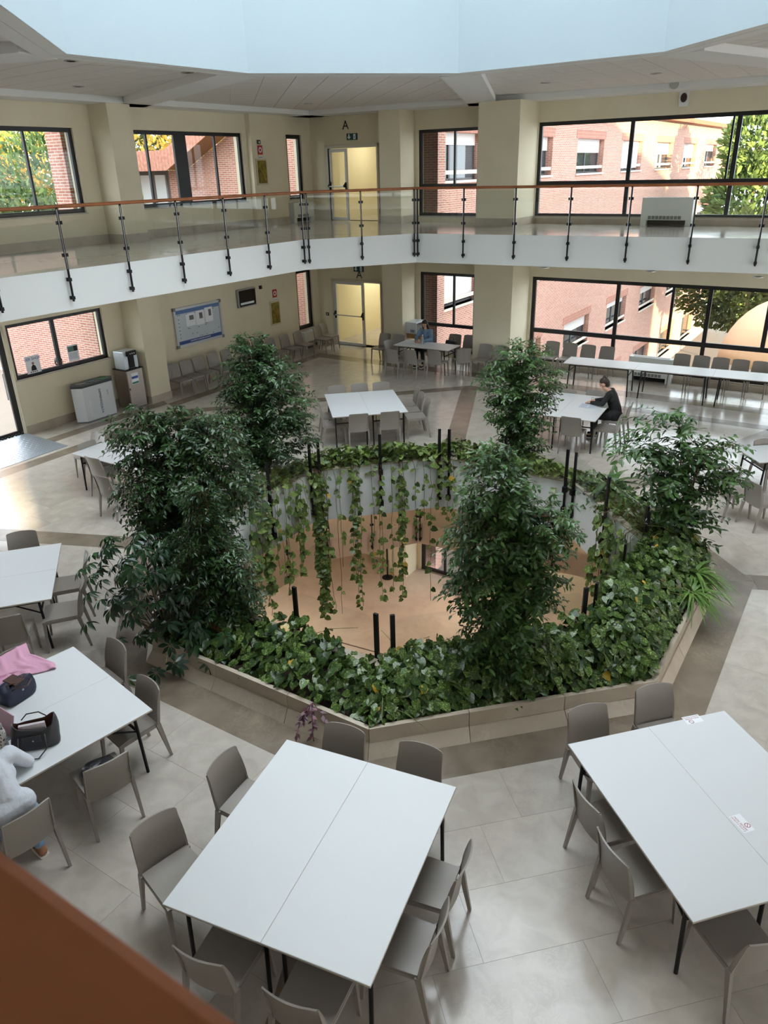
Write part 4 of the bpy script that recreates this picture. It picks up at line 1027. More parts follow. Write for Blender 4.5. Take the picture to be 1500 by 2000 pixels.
def bed_dirs(B):
    n = len(B); out = np.stack([B[:,3],B[:,4],np.zeros(n)],1); az = unit(out*(.5+.9*(B[:,5:6]-.2))+Rg.normal(size=(n,3))*.75)
    A_ = unit(az*np.array([1,1,.4])+np.array([0,0,-.45])); N_ = unit(np.array([0,-.25,1.])+out*.35+Rg.normal(size=(n,3))*.5); return A_, N_
A1, N1 = bed_dirs(B); S1 = Rg.uniform(.055,.125,len(B)); T1 = np.clip(Rg.beta(1.6,1.7,len(B)),0,.965); T1[Rg.random(len(B)) < .006] = 1.0
ph = empty('pothos_bed', (0,0,0), 0, 'variegated pothos leaves carpeting the marble planter bed', 'plant')
order = np.argsort(np.hypot(B[:,0],B[:,1])-B[:,2]*3)
big = order[:260]; rest_i = order[260:]
lvars = []
for i in big:
    me = leaf_mesh('leaf', HEART_T, np.zeros((1,3)), A1[i:i+1], N1[i:i+1], S1[i:i+1], T1[i:i+1], POTHOS)
    link('leaf', me, ph).location = tuple(B[i,:3])
f = link('foliage', leaf_mesh('foliage', HEART_T, B[rest_i,:3], A1[rest_i], N1[rest_i], S1[rest_i], T1[rest_i], POTHOS), ph); f['kind'] = 'stuff'
A2_, N2_ = bed_dirs(B2); T2 = np.clip(Rg.beta(2.4,1.3,len(B2)),0,.97)
ph2 = empty('pothos_hedge', (0,0,0), 0, 'bright pothos growing along the far rim of the well', 'plant')
f = link('foliage', leaf_mesh('foliage', HEART_T, B2[:,:3], A2_, N2_, Rg.uniform(.08,.14,len(B2)), T2, VINE), ph2); f['kind'] = 'stuff'
stm = MB()
for i in range(60):
    a = Rg.choice(len(B)); p = B[a,:3]; q = p+np.append(Rg.normal(size=2)*.3, Rg.uniform(-.05,.1)); stm.tube([p,(p+q)/2+np.array([0,0,.05]),q], .004, 4, cap=False)
stm.build('runners', mat('runner_stem', srgb(120,124,70), .8), ph)['kind'] = 'stuff'

# ---- hanging vines over the far and side rims of the well
VST = mat('vine_stem', srgb(104,74,52), .9)
def vine(px, ytop_extra, L_, nst, dens, label, seed, k=None, size=.10, spread=.05, kind='vine', t=None, z0=.46):
    """hang from the inner rim where the pixel column px meets it"""
    R = np.random.default_rng(seed)
    if t is None:
        best = None
        for kk in range(8):
            a = AX+math.pi/2+kk*math.pi/4; n = rdir(a); e = rdir(a-math.pi/2)
            for tt in np.linspace(-1.2,1.2,97):
                p = C+n*2.93+e*tt
                if (p-C)@np.array([0,1]) < -.5 and k is None: continue
                if k is not None and kk != k: continue
                d_ = np.array([p[0],p[1],z0])-np.array([0,0,CAMZ]); dep = d_@_fwd; x = 750+FPX*(d_@_R)/dep
                if best is None or abs(x-px) < best[0]: best = (abs(x-px), kk, tt)
        kk, tt = best[1], best[2]
    else: kk, tt = k, t
    a = AX+math.pi/2+kk*math.pi/4; n = rdir(a); e = rdir(a-math.pi/2); p0 = C+n*2.93+e*tt
    r = empty('hanging_vine', (p0[0],p0[1],0), 0, label, 'vine', 'pothos vines hanging into the well')
    stm = MB(); P=[];A=[];N_=[];S=[];T=[]
    for s_ in range(nst):
        off = e*R.normal()*spread-n*abs(R.normal())*.03; Ls = L_*R.uniform(.72,1.0) if s_ else L_
        ns = max(6,int(Ls/.18)); path = [np.array([*(n*.12+off*.5),z0+.06]), np.array([*(off*.8),z0])]; w = np.zeros(2)
        for i in range(1,ns+1):
            w = w*.9+R.normal(size=2)*.012; path.append(np.array([off[0]+w[0], off[1]+w[1], z0-Ls*i/ns]))
        stm.tube([tuple(p) for p in path], .0045, 4, cap=False)
        nl_ = int(Ls*dens); 
        for j in range(nl_):
            u = R.random()*(len(path)-2)+1; i = int(u); q = path[i]*(1-(u-i))+path[min(i+1,len(path)-1)]*(u-i)
            sd = (1 if j%2 else -1); ax = np.array([*(e*sd*R.uniform(.3,1)-n*R.uniform(0,.6)), -R.uniform(.3,1.0)]); ax /= np.linalg.norm(ax)
            P.append(q+ax*.02+np.array([*(-n*.02),0])); A.append(ax); N_.append(np.array([*(-n),.35])+R.normal(size=3)*.3); S.append(size*R.uniform(.7,1.25)); T.append(min(.97,R.beta(1.8,1.6)) if R.random() > .012 else 1.)
    stm.build('stems', VST, r)
    f = link('foliage', leaf_mesh('foliage', HEART_T, np.array(P), np.array(A), np.array(N_), np.array(S), np.array(T), VINE), r); f['kind'] = 'stuff'
    return r
ORD = 'first second third fourth fifth sixth seventh eighth ninth tenth eleventh twelfth thirteenth fourteenth fifteenth sixteenth'.split(); thin = [0]
for px, L_, nst, dens, sz, sp, lab in (
    (512,1.7,3,11,.11,.08,'leafy vine clump hanging below the back left ficus'), (540,2.0,2,8,.12,.05,'vine with large dark leaves left of the lower railing post'),
    (566,1.0,1,7,.09,.04,None), (577,1.5,1,6,.08,.03,None), (588,.8,1,5,.08,.03,None),
    (617,3.0,6,13,.11,.055,'thickest vine clump, hanging far down left of centre'), (628,2.7,4,9,.10,.06,'second strand of the thickest vine clump'),
    (645,3.0,2,1.5,.09,.05,'nearly bare brown vine stems right of the thickest clump'),
    (664,2.0,1,4,.11,.03,None), (688,2.9,3,12,.09,.035,'tangled yellow green vine clump right of the bare stems'), (697,2.9,2,9,.08,.03,None),
    (722,2.1,1,7,.09,.03,None), (735,2.8,1,8,.10,.02,None), (745,2.3,1,6,.10,.02,None), (763,2.7,1,7,.10,.02,None),
    (779,2.9,3,10,.10,.035,'dense vine clump hanging in the middle of the far rim'), (790,1.6,2,10,.09,.04,None), (804,1.5,1,9,.09,.03,None),
    (822,1.2,1,10,.09,.03,None), (842,3.0,1,4.5,.12,.012,'single vine with widely spaced round leaves near the basement door'), (862,1.0,2,9,.10,.04,None), (886,1.2,2,10,.10,.05,None)):
    if lab is None: lab = '%s thin vine from the left on the far rim of the well' % ORD[thin[0]]; thin[0] += 1
    vine(px, 0, L_, nst, dens, lab, int(px), size=sz, spread=sp)
vine(1165, 0, 1.7, 7, 15, 'vine clump hanging on the right side of the well', 77, k=6, t=.15, size=.13, spread=.22)
vine(1190, 0, 1.9, 6, 14, 'vine clump hanging by the right front post of the well', 78, k=6, t=.75, size=.12, spread=.15)
vine(500, 0, 2.2, 5, 14, 'vine clump hanging on the left side of the well', 79, k=1, t=-.4, size=.12, spread=.2)
vine(480, 0, 1.8, 5, 13, 'second vine clump on the left side, behind the potted ficus', 80, k=1, t=.45, size=.12, spread=.2)
# leaves that creep over the fascia and up the glass at the back
# ---- fern, spider plants, purple spill plant, broad leaf plant
def tuft(name, label, cat, base, nfr, L_, seed, m, blade=.03, lean=(0,0), pinn=False, arch=1.0):
    R = np.random.default_rng(seed); r = empty(name, tuple(base), 0, label, cat); mb = MB(); P=[];A=[];N_=[];S=[];T=[]
    for i in range(nfr):
        a = R.uniform(0,2*math.pi); l = L_*R.uniform(.6,1.1); dx = np.array([math.cos(a)+lean[0],math.sin(a)+lean[1]]); dx /= np.linalg.norm(dx); up = R.uniform(.45,.95)
        pts = []
        for j in range(7):
            t = j/6; pts.append(np.array([*(dx*l*t*(.45+.5*t)), l*(up*t-arch*.85*t*t)+.02]))
        for j in range(6):
            p, q = pts[j], pts[j+1]; sd = np.array([-dx[1],dx[0],0]); 
            if pinn:
                for s_ in (-1,1):
                    for h in (.0,.5): P.append(p+(q-p)*h); A.append(sd*s_+unit(q-p)*.35+np.array([0,0,-.15])); N_.append(np.array([0,0,1.])+R.normal(size=3)*.15); S.append(.075*(1-.75*(j+h)/6.5)); T.append(R.uniform(.1,.9))
            else:
                w0, w1 = blade*(1-abs(j/6-.3)*1.1), blade*(1-abs((j+1)/6-.3)*1.25); w1 = max(w1,.001)
                mb.add([p-sd*w0/2,p+sd*w0/2,q+sd*w1/2,q-sd*w1/2],[(0,1,2,3)])
    if pinn: f = link('fronds', leaf_mesh('fronds', FICUS_T, np.array(P), np.array(A), np.array(N_), np.array(S), np.array(T), m, .9), r)
    else: 
        f = mb.build('blades', m, r, smooth=True); at = f.data.attributes.new('tint','FLOAT','POINT'); at.data.foreach_set('value', RNG.uniform(.1,.95,len(f.data.vertices)).astype(np.float32))
    f['kind'] = 'stuff'; return r
tuft('fern', 'bright sword fern arching over the right corner of the planter', 'fern', (4.02,8.55,.45), 90, .62, 41, FERN, lean=(.6,-.3), blade=.045)
tuft('fern', 'sword fern lower down the right side of the planter', 'fern', (3.85,8.15,.40), 70, .55, 42, FERN, lean=(.6,-.35), blade=.04)
tuft('spider_plant', 'grassy spider plant on the far right rim beside two posts', 'plant', (2.95,12.75,.40), 60, .5, 43, FERN, blade=.02)
tuft('spider_plant', 'grassy plant behind the glass on the right side of the well', 'plant', (3.75,11.4,.40), 70, .55, 44, FERN, blade=.02)
tuft('spider_plant', 'grassy plant between glass and right ficus', 'plant', (3.9,10.7,.40), 70, .55, 45, FERN, blade=.02)
tuft('broad_leaf_plant', 'broad leaved green plant left of the right ficus', 'plant', (3.85,11.7,.40), 26, .75, 46, FICUS_M, blade=.13, arch=.7)
PURP = mat('purple_leaf', srgb(74,42,58), .5, col2=srgb(110,56,66), scale=14)
pp = empty('purple_plant', (-.80,6.30,.30), 0, 'dark purple trailing plant spilling over the planter edge', 'plant')
mb = MB(); st = MB(); R = np.random.default_rng(51)
for i in range(9):
    dx = np.array([R.normal()*.10-.06*0, -.05-.18*R.random()]); z1 = -R.uniform(.05,.34) if i > 3 else R.uniform(.0,.08)
    path = [np.array([0,.05,.04]), np.array([dx[0]*.5,dx[1]*.7,.07]), np.array([dx[0],dx[1]-.02,z1*.5]), np.array([dx[0]*1.2,dx[1]-.03,max(z1,-.28)])]
    st.tube([tuple(p) for p in path], .004, 5, cap=False)
    for j in range(7):
        t = .3+.7*j/6; u = t*3; k_ = min(2,int(u)); q = path[k_]*(1-u+k_)+path[k_+1]*(u-k_)
        ax = Vector((R.normal(), R.normal()-.6, -.5)).normalized(); up = Vector((0,-.3,1)); x = ax.cross(up).normalized(); l = R.uniform(.06,.1); q = Vector(q)
        mb.add([q, q+ax*l*.45+x*l*.22, q+ax*l, q+ax*l*.45-x*l*.22], [(0,1,2,3)])
st.build('stems', PURP, pp); mb.build('foliage', PURP, pp)['kind'] = 'stuff'

# =================================================================== OUTSIDE
def fr_place(o, org, ang): o.location = (org[0],org[1],0); o.rotation_euler = (0,0,ang); return o
SHUT = mat('roller_shutter', srgb(226,222,222), .6); SHF = mat('grey_window_frame', srgb(96,92,94), .5); SILL = mat('pale_sill', srgb(216,206,196), .7)
DARKGL = mat('dark_window_glass', srgb(60,66,72), .06, spec=.9); CONC = mat('ground_outside', srgb(112,104,94), .9)
def wing(org, ang, x0, x1, z0, z1, wins, label, name='brick_wing', face=None):
    """facade in the plane local y=0 facing -y; wins: (x0,x1,z0,z1,shutter fraction)"""
    r = empty(name, (org[0],org[1],0), ang, label, 'building')
    mb = MB(); wall_cells(mb, x0, x1, z0, z1, [w_[:4] for w_ in wins], 0, .4); mb.build('facade', face or BRICK, r)
    for a, b, c, d, sh in wins:
        wn = MB().box(a,b,.26,.32,c,c+.06).box(a,b,.26,.32,d-.06,d).box(a,a+.07,.26,.32,c,d).box(b-.07,b,.26,.32,c,d).box((a+b)/2-.05,(a+b)/2+.05,.26,.32,c,d).build('window', SHF, r)
        MB().add([(a,.30,c),(b,.30,c),(b,.30,d),(a,.30,d)],[(0,1,2,3)]).build('pane', DARKGL, wn)
        if sh > 0: MB().box(a+.05,b-.05,.22,.27,d-(d-c)*sh,d).build('shutter', SHUT, wn)
        MB().box(a-.05,b+.05,-.06,.3,c-.07,c).build('sill', SILL, wn)
        MB().box(a+.02,b-.02,.02,.06,c+.18,c+.30).build('guard_rail', SILL, wn)
        MB().box(a-.2,b+.2,-.012,.0,d,d+.34).build('lintel', BRICKV, r)
    MB().box(x0-.3,x1+.3,-.45,.8,z1,z1+.25).build('eaves', mat('eaves_brown', srgb(150,96,72), .8), r)
    return r
shs = [.25,.35,.4,.92,.45,.6,.3,.4]
ws = []
for k in range(8):
    y0 = .9+6.5*k; ws.append((y0,y0+3.6,5.02,6.40,shs[k])); ws.append((y0,y0+3.6,1.05,2.45,shs[(k+3)%8])); ws.append((y0,y0+3.6,-2.9,-1.5,shs[(k+5)%8])); ws.append((y0,y0+3.6,-7.2,-5.4,0))
wing(oR-7.25*vR, ANG_L, .36, 49, -8, 7.5, ws, 'long brick wing with roller shuttered windows seen through the back windows')
gw = empty('brick_gable', tuple(oL+12.75*uL)+(0,), ANG_R, 'brick gable wall seen through the double gallery window', 'building')
MB().add([(x,y,z) for y in (0,.4) for x,z in ((-7.2,-1.5),(-.36,-1.5),(-.36,8.4),(-6.2,5.55),(-7.2,5.55))], [(0,1,2,3,4),(9,8,7,6,5)]+[((i+1)%5,i,5+i,5+(i+1)%5) for i in range(5)]).build('facade', BRICK, gw)
MB().box(-7.3,-.3,-.05,.45,-1.5,-1.3).build('base_course', CONC, gw)
bw = wing(oR+36*vR, ANG_L+math.pi, 2, 70, -8, 11.4, [], 'tall pale wing added to block the low sun on the right, out of view', 'sun_block_wing', mat('pale_render', srgb(176,176,174), .9))  # unseen, added to keep low sun out of the right-hand windows
wing(oL+5.0*uL, ANG_R, -26, -.36, -.3, 3.7, [], 'low brick wall outside the poster window', 'brick_wall')
cl = empty('clad_roof_edge', (oL[0]+12.75*uL[0],oL[1]+12.75*uL[1],0), ANG_R, 'pink brown vertical board roof edge outside the double gallery window', 'roof')
CLAD = mat('pink_boards', srgb(206,150,130), .8, col2=srgb(184,126,108), scale=9); CLADD = mat('soffit_brown', srgb(150,112,78), .8)
def cladband(xa, za, xb, zb, h, y):
    n = max(2,int(abs(xb-xa)/.16))
    for i in range(n):
        t0, t1 = i/n, (i+1)/n-.06/n; x0, x1 = xa+(xb-xa)*t0, xa+(xb-xa)*t1; z0, z1 = za+(zb-za)*t0, za+(zb-za)*t1
        MB().add([(x0,y,z0),(x1,y,z1),(x1,y,z1+h),(x0,y,z0+h),(x0,y+.04,z0),(x1,y+.04,z1),(x1,y+.04,z1+h),(x0,y+.04,z0+h)],[(0,1,2,3),(7,6,5,4),(0,4,5,1),(3,2,6,7),(1,5,6,2),(4,0,3,7)]).build('board', CLAD, cl)
cladband(-12, 5.54, -6.2, 5.54, .66, -1.0); cladband(-6.2, 5.54, -1.0, 8.08, .66, -1.0)
MB().add([(-6.2,-1.0,5.56),(-1,-1.0,8.1),(-1,0,8.1),(-6.2,0,5.56)],[(0,1,2,3)]).add([(-12,-1,5.56),(-6.2,-1,5.56),(-6.2,.4,5.56),(-12,.4,5.56)],[(0,1,2,3)]).build('soffit', CLADD, cl)
MB().box(-12,-7.2,.2,.4,-1.5,5.55).build('back_wall', mat('grey_render', srgb(120,112,110), .9), cl)
MB().box(-8.9,-8.35,.12,.2,4.3,5.4).box(-8.1,-7.55,.12,.2,4.3,5.4).build('window_pane', mat('pale_pane', srgb(220,226,232), .2), cl)
pier = empty('brick_pier', (oL[0]+3.5*uL[0],oL[1]+3.5*uL[1],0), ANG_L, 'narrow brick pier outside the pine tree window', 'pier'); MB().box(-.16,.35,.34,.9,-1,7.2).build('pier', BRICK, pier)
MB().box(-.2,.39,.32,.94,7.2,7.3).build('coping', CONC, pier)
pier = empty('brick_pier', (oR[0]-7.0*vR[0],oR[1]-7.0*vR[1],0), ANG_R, 'brick pier at the left edge of the windows near the pillar', 'pier'); MB().box(-.25,.38,.34,.8,-8,7.5).build('pier', BRICK, pier)
MB().box(-.3,.42,.32,.84,7.5,7.6).build('coping', CONC, pier)
gr = MB().box(-9,60,.36,90,-8.2,-8.0).build('ground_right', CONC); fr_place(gr, oR, ANG_R); tag(gr, 'paved ground outside the back windows', 'ground', kind='structure')
gr = MB().box(-60,12.7,.36,60,-1.6,-.3).build('ground_left', CONC); fr_place(gr, oL, ANG_L); tag(gr, 'paved ground outside the left windows', 'ground', kind='structure')
PINE = leafmat('pine_needles', srgb(52,84,44), srgb(138,160,92), rough=.7, trans=.15); PINEY = leafmat('yellow_leaves', srgb(150,128,44), srgb(226,190,84), rough=.7, trans=.2); HEDGE = leafmat('dark_tree_leaves', srgb(34,48,28), srgb(110,116,54), rough=.7, trans=.15)
def outtree(base, crown, n, ls, label, m, seed, trunk=.18, name='pine_tree', tmpl=NEEDLE_T):
    R = np.random.default_rng(seed); r = empty(name, tuple(base), 0, label, 'tree', 'trees outside'); base = np.array(base)
    top = max(b[2] for b in crown)-base[2]; MB().tube([(0,0,0),(.1,.05,top*.5),(0,0,top)], [trunk,trunk*.8,trunk*.3], 7).build('trunk', BARK, r, smooth=True)
    B_ = np.array(crown,float); w_ = (B_[:,3]*B_[:,4]*B_[:,5])**.67; bi = R.choice(len(B_), n, p=w_/w_.sum()); d = unit(R.normal(size=(n,3))); rr = R.uniform(.5,1,n)**.5
    clump = np.sin(d[:,0]*9+bi)*np.cos(d[:,2]*8+d[:,1]*7)
    P = B_[bi,:3]+d*B_[bi,3:6]*(rr*(1+.08*clump))[:,None]-base
    f = link('crown', leaf_mesh('crown', tmpl, P, unit(d*.8+np.array([0,0,.35])+R.normal(size=(n,3))*.4), unit(d+R.normal(size=(n,3))*.6), ls*R.uniform(.6,1.3,n), np.clip(.5+.35*clump+R.normal(size=n)*.18,0,.97), m), r); f['kind'] = 'stuff'
p = atY(105,352,25); outtree((p[0],p[1],-.3), [(p[0],p[1],p[2]-.2,2.1,2.1,1.75),(p[0]+1.1,p[1],p[2]-1.2,1.6,1.8,1.1),(p[0]-1.6,p[1],p[2]-1.1,1.6,1.6,1.1)], 7000, .20, 'round green pine outside the far left gallery window', PINE, 61)
p = atY(5,330,30); outtree((p[0],p[1],-.3), [(p[0],p[1],p[2]+1.0,2.6,2.6,2.2),(p[0]-1,p[1],p[2]-1,2.4,2.4,2)], 4500, .26, 'tree with orange sunlight in its leaf colour, at the far left outside', PINEY, 62, name='yellow_tree')  # orange sunlight on this tree is put into the leaf colour
p = atY(110,275,44); outtree((p[0],p[1],-.3), [(p[0],p[1],p[2]+.4,5,4,3),(p[0]-5,p[1],p[2],4,4,3),(p[0]+5,p[1],p[2]-.6,4,3.4,2.6)], 5200, .4, 'dark tree behind the round pine', HEDGE, 63, name='dark_tree')
p = atY(290,285,42); outtree((p[0],p[1],-.3), [(p[0],p[1],p[2]-.5,4.5,3.5,2.6),(p[0]+3.5,p[1],p[2]-.2,3.5,3,2.2)], 4200, .35, 'yellow green tree above the clad roof edge', PINEY, 64, name='yellow_tree')
p = atY(1478,330,46); outtree((p[0],p[1],-8), [(p[0],p[1],p[2]+1.2,2.0,2.0,2.0),(p[0]+.2,p[1],p[2]-1.8,2.7,2.6,2.2),(p[0]+1.2,p[1],p[2]-5,3.6,3,3)], 13000, .42, 'tall green conifer at the end of the brick wing', PINE, 65)
p = atY(1520,350,52); outtree((p[0],p[1],-8), [(p[0]+3,p[1],p[2]+1.0,5,4,2.6),(p[0]+6,p[1],p[2]-3,6,4,4)], 5000, .4, 'dark wood beyond the conifer', HEDGE, 66, name='dark_tree')
p = atY(1455,610,33); outtree((p[0],p[1],-8), [(p[0],p[1],p[2]+1.6,3.2,1.8,2.4),(p[0]+3.5,p[1],p[2]+1.5,3,1.8,2.4)], 12000, .30, 'dark shrub bank outside the long ground floor window', HEDGE, 67, name='shrub_bank', tmpl=FICUS_T)
aw = atY(1500,668,26); awn = empty('terrace_canopy', (aw[0]+1.5,aw[1],aw[2]-1.6), D(25), 'beige curved canopy outside the long ground floor window', 'canopy')
MB().slabgrid(lambda u,v: ((2.6*math.cos(math.pi*u),-1.6+3.2*v,.9+1.9*math.sin(math.pi*u)), (math.cos(math.pi*u),0,math.sin(math.pi*u))), .04, 16, 4).build('canopy_cloth', mat('canopy_beige', srgb(222,186,150), .8), awn, smooth=True)
for sx in (-2.6,2.6):
    for sy in (-1.5,1.5): MB().tube([(sx,sy,0),(sx,sy,.95)], .04, 8).build('post', STEEL, awn)

# =================================================================== THINGS ON THE WALLS
def textmesh(body, size, m, extrude=.001, align='CENTER'):
    cu = bpy.data.curves.new('lettering', 'FONT'); cu.body = body; cu.size = size; cu.align_x = align; cu.align_y = 'CENTER'; cu.extrude = extrude; cu.resolution_u = 3
    o = bpy.data.objects.new('tmp_text', cu); COL.objects.link(o); dg = bpy.context.evaluated_depsgraph_get()
    me = bpy.data.meshes.new_from_object(o.evaluated_get(dg)); bpy.data.objects.remove(o); me.materials.clear(); me.materials.append(m); return me
INKB = mat('ink_black', srgb(24,22,24), .6); INKR = mat('ink_red', srgb(150,34,40), .6); INKBL = mat('ink_blue', srgb(52,92,168), .6); PAPER = mat('paper_white', srgb(236,238,242), .7)
NAVY = mat('ink_navy', srgb(40,50,98), .6); REDP = mat('sign_red', srgb(176,36,44), .5); GREENP = mat('sign_green', srgb(24,74,66), .5); OLIVE = mat('olive_glass', srgb(96,84,22), .15, col2=srgb(140,122,44), scale=9)
class WF:
    """thing hung on a wall; local x along the wall, y into the wall, z up"""
    def __init__(s, fr, name, label, cat, sx, z, group=None, off=0.0):
        org, ang = (oL, ANG_L) if fr == 'L' else (oR, ANG_R); d = uL if fr == 'L' else vR; n = nl if fr == 'L' else nr
        p = org+d*sx-n*off; s.r = empty(name, (p[0],p[1],z), ang, label, cat, group)
    def box(s, name, m, x0, x1, y0, y1, z0, z1, par=None, bevel=0): return MB().box(x0,x1,y0,y1,z0,z1).build(name, m, par or s.r, bevel=bevel)
    def text(s, body, size, m, x, y, z, par=None, rot=0):
        o = link('lettering', textmesh(body, size, m), par or s.r); o.location = (x,y,z); o.rotation_euler = Matrix.Rotation(math.pi/2,3,'X').to_euler() if not rot else (Matrix.Rotation(rot,3,'Y')@Matrix.Rotation(math.pi/2,3,'X')).to_euler(); return o
# notice board
x0, x1 = sL(340,640)[0], sL(431,620)[0]; W_ = x1-x0
nbd = WF('L','notice_board','aluminium framed notice board with blue header on the left wall','notice board',x0,1.06)
nbd.box('backing', mat('board_pale', srgb(196,204,210), .35), .03,W_-.03,-.03,-.005,.03,1.03)
for a in ((0,W_,0,.06),(0,W_,1.0,1.06),(0,.06,.06,1.0),(W_-.06,W_,.06,1.0)): nbd.box('board_frame', ALU, a[0],a[1],-.06,-.002,a[2],a[3])
for cx in (.03,W_-.03):
    for cz in (.03,1.03): nbd.box('corner_cap', mat('grey_cap', srgb(120,116,114), .5), cx-.04,cx+.04,-.066,0,cz-.04,cz+.04)
nbd.box('header_strip', mat('header_blue', srgb(86,120,170), .5), .07,W_-.07,-.034,-.031,.89,.99); nbd.box('footer_strip', mat('footer_blue', srgb(46,74,136), .5), .07,W_-.07,-.034,-.031,.07,.16)
nbd.text('UNIVERSITÀ EUROPEA DI ROMA', .055, PAPER, W_/2,-.035,.115)
for a in ((.42,.78,.52,.86),(.80,1.12,.50,.88),(1.16,1.46,.52,.92)):
    if a[1] < W_-.07:
        pp_ = nbd.box('paper', PAPER, a[0],a[1],-.036,-.033,a[2],a[3]); nbd.box('photo_print', mat('print_grey', srgb(110,106,104), .6), a[0]+.14,a[1]-.06,-.038,-.036,a[2]+.16,a[3]-.06, pp_)
R = np.random.default_rng(5)
for i in range(24): 
    x, z = R.uniform(.12,W_-.15), R.choice([.2,.3,.45,.47,.5,.86]); 
    if i < 6: x, z = .16, .25+.1*i
    MB().lathe([(.011,0),(.011,.01),(.006,.014)], 8).build('pin', INKB, nbd.r).matrix_local = Matrix.Translation((x,-.034,z))@Matrix.Rotation(math.pi/2,4,'X')
# television
x0, x1 = sL(459,566)[0], sL(497,595)[0]; W_ = x1-x0
tv = WF('L','television','small wall television with dark screen right of the notice board','television',x0,1.76)
tv.box('tv_body', mat('tv_silver', srgb(160,158,156), .4), 0,W_,-.10,-.02,0,.52, bevel=.01); tv.box('bezel', BLACKM, .03,W_-.03,-.105,-.1,.03,.49); tv.box('screen', mat('tv_screen', srgb(28,24,26), .12), .05,W_-.05,-.109,-.105,.07,.47)
tv.box('caption_strip', PAPER, .07,W_-.12,-.111,-.109,.08,.14); tv.box('wall_bracket', BLACKM, W_/2-.1,W_/2+.1,-.02,0,.16,.36)
s_, z_ = sL(507.5,561); b = WF('L','wall_sensor','small black box on the wall right of the television','sensor',s_,z_); b.box('sensor_body', BLACKM, -.045,.045,-.05,0,-.05,.05); b.box('sensor_lens', mat('lens_red', srgb(90,30,24), .3), -.02,.02,-.055,-.05,-.02,.02)
def firesign(px, py, lab1, lab2, px2, py2, off, h):
    s_, z_ = sL(px,py,DL-off); g_ = WF('L','fire_sign',lab1,'sign',s_,z_,None,off)
    g_.box('sign_plate', REDP, -.10,.10,-.012,-.002,-.12,.12); mb = MB(); 
    for i in range(20):
        a, b_ = 2*math.pi*i/20, 2*math.pi*(i+1)/20; ri, ro = .04, .07
        mb.add([(ri*math.cos(a),-.014,ri*math.sin(a)),(ro*math.cos(a),-.014,ro*math.sin(a)),(ro*math.cos(b_),-.014,ro*math.sin(b_)),(ri*math.cos(b_),-.014,ri*math.sin(b_))],[(0,1,2,3)])
    mb.build('hose_symbol', PAPER, g_.r); lw = g_.box('caption_plate', PAPER, -.09,.09,-.012,-.002,-.28,-.15); g_.text('IDRANTE', .04, INKB, 0,-.014,-.19, lw)
    s_, z_ = sL(px2,py2,DL-off); q = WF('L','fire_hose_box',lab2,'hose box',s_,z_,None,off); q.box('box_frame', mat('frame_pale', srgb(206,190,164), .5), -.23,.23,-.03,-.002,-h-.03,h+.03); q.box('door_glass', OLIVE, -.19,.19,-.034,-.03,-h+.02,h-.02)
    mb = MB(); mb.tube([(-.12,-.037,h*.3),(.02,-.037,-.05),(.1,-.037,-h*.7)], .025, 8); mb.build('hose_nozzle', mat('brass', srgb(170,140,60), .35, .6), q.r)
firesign(536,573,'red fire hose sign on the ground floor wall','yellow glazed fire hose box on the ground floor wall',537,611,0,.34)
firesign(507.5,293,'red fire hose sign on the gallery pilaster','yellow glazed fire hose box on the gallery pilaster',511,336,.18,.32)
s_, z_ = sL(504,277.5,DL-.18); b = WF('L','alarm_button','small dark square alarm box above the gallery fire sign','alarm',s_,z_,None,.18); b.box('alarm_body', mat('dark_grey', srgb(62,56,54), .5), -.06,.06,-.04,-.002,-.055,.055); b.box('alarm_face', PAPER, -.02,.02,-.045,-.04,-.03,.02)
def letterA(px, py, lab, lab2, px2, py2):
    s_, z_ = sR(px,py); a = WF('R','wall_letter',lab,'letter',s_,z_); a.text('A', .34, INKB, 0,-.012,0); a.box('fixing', INKB, -.01,.01,-.01,0,-.02,.0)
    s_, z_ = sR(px2,py2); e = WF('R','exit_sign',lab2,'sign',s_,z_); e.box('sign_body', GREENP, -.19,.19,-.03,-.002,-.09,.09); e.box('door_symbol', PAPER, .06,.14,-.033,-.03,-.07,.07)
    e.box('figure', GREENP, .09,.11,-.035,-.033,-.05,.03)
    mb = MB(); mb.add([(-.10,-.033,-.07),(-.03,-.033,.0),(-.075,-.033,.0),(-.075,-.033,.07),(-.125,-.033,.07),(-.125,-.033,0),(-.17,-.033,0)],[(0,1,2,6),(2,3,4,5)]); mb.build('arrow', PAPER, e.r)
letterA(675,245,'black letter A on the wall above the gallery door','green exit sign above the gallery door',688,267)
letterA(702,537,'black letter A above the ground floor glass door','green exit sign above the ground floor glass door',701,525)
s_, z_ = sR(1337,193); a = WF('R','alarm_siren','white alarm siren above the long gallery window','alarm',s_,z_); a.box('siren_body', WHITE, -.11,.11,-.08,0,-.16,.16,bevel=.01)
MB().lathe([(.075,0),(.07,.03),(.0,.035)], 16, sy=1.35).build('siren_lens', mat('siren_dark', srgb(44,24,26), .25), a.r).matrix_local = Matrix.Translation((0,-.08,.02))@Matrix.Rotation(math.pi/2,4,'X')
s_, z_ = sR(1318,163,DR-.95); a = WF('R','ceiling_speaker','round grey speaker on the beam above the siren','speaker',s_,6.99,None,.95)
MB().lathe([(.10,0),(.10,.02),(.085,.03),(.0,.032)], 20).build('speaker_grille', mat('speaker_grey', srgb(178,178,172), .7), a.r).matrix_local = Matrix.Translation((0,-.002,0))@Matrix.Rotation(math.pi/2,4,'X')
MB().lathe([(.112,0),(.112,.014)], 20).build('speaker_ring', WHITE, a.r).matrix_local = Matrix.Translation((0,0,0))@Matrix.Rotation(math.pi/2,4,'X')
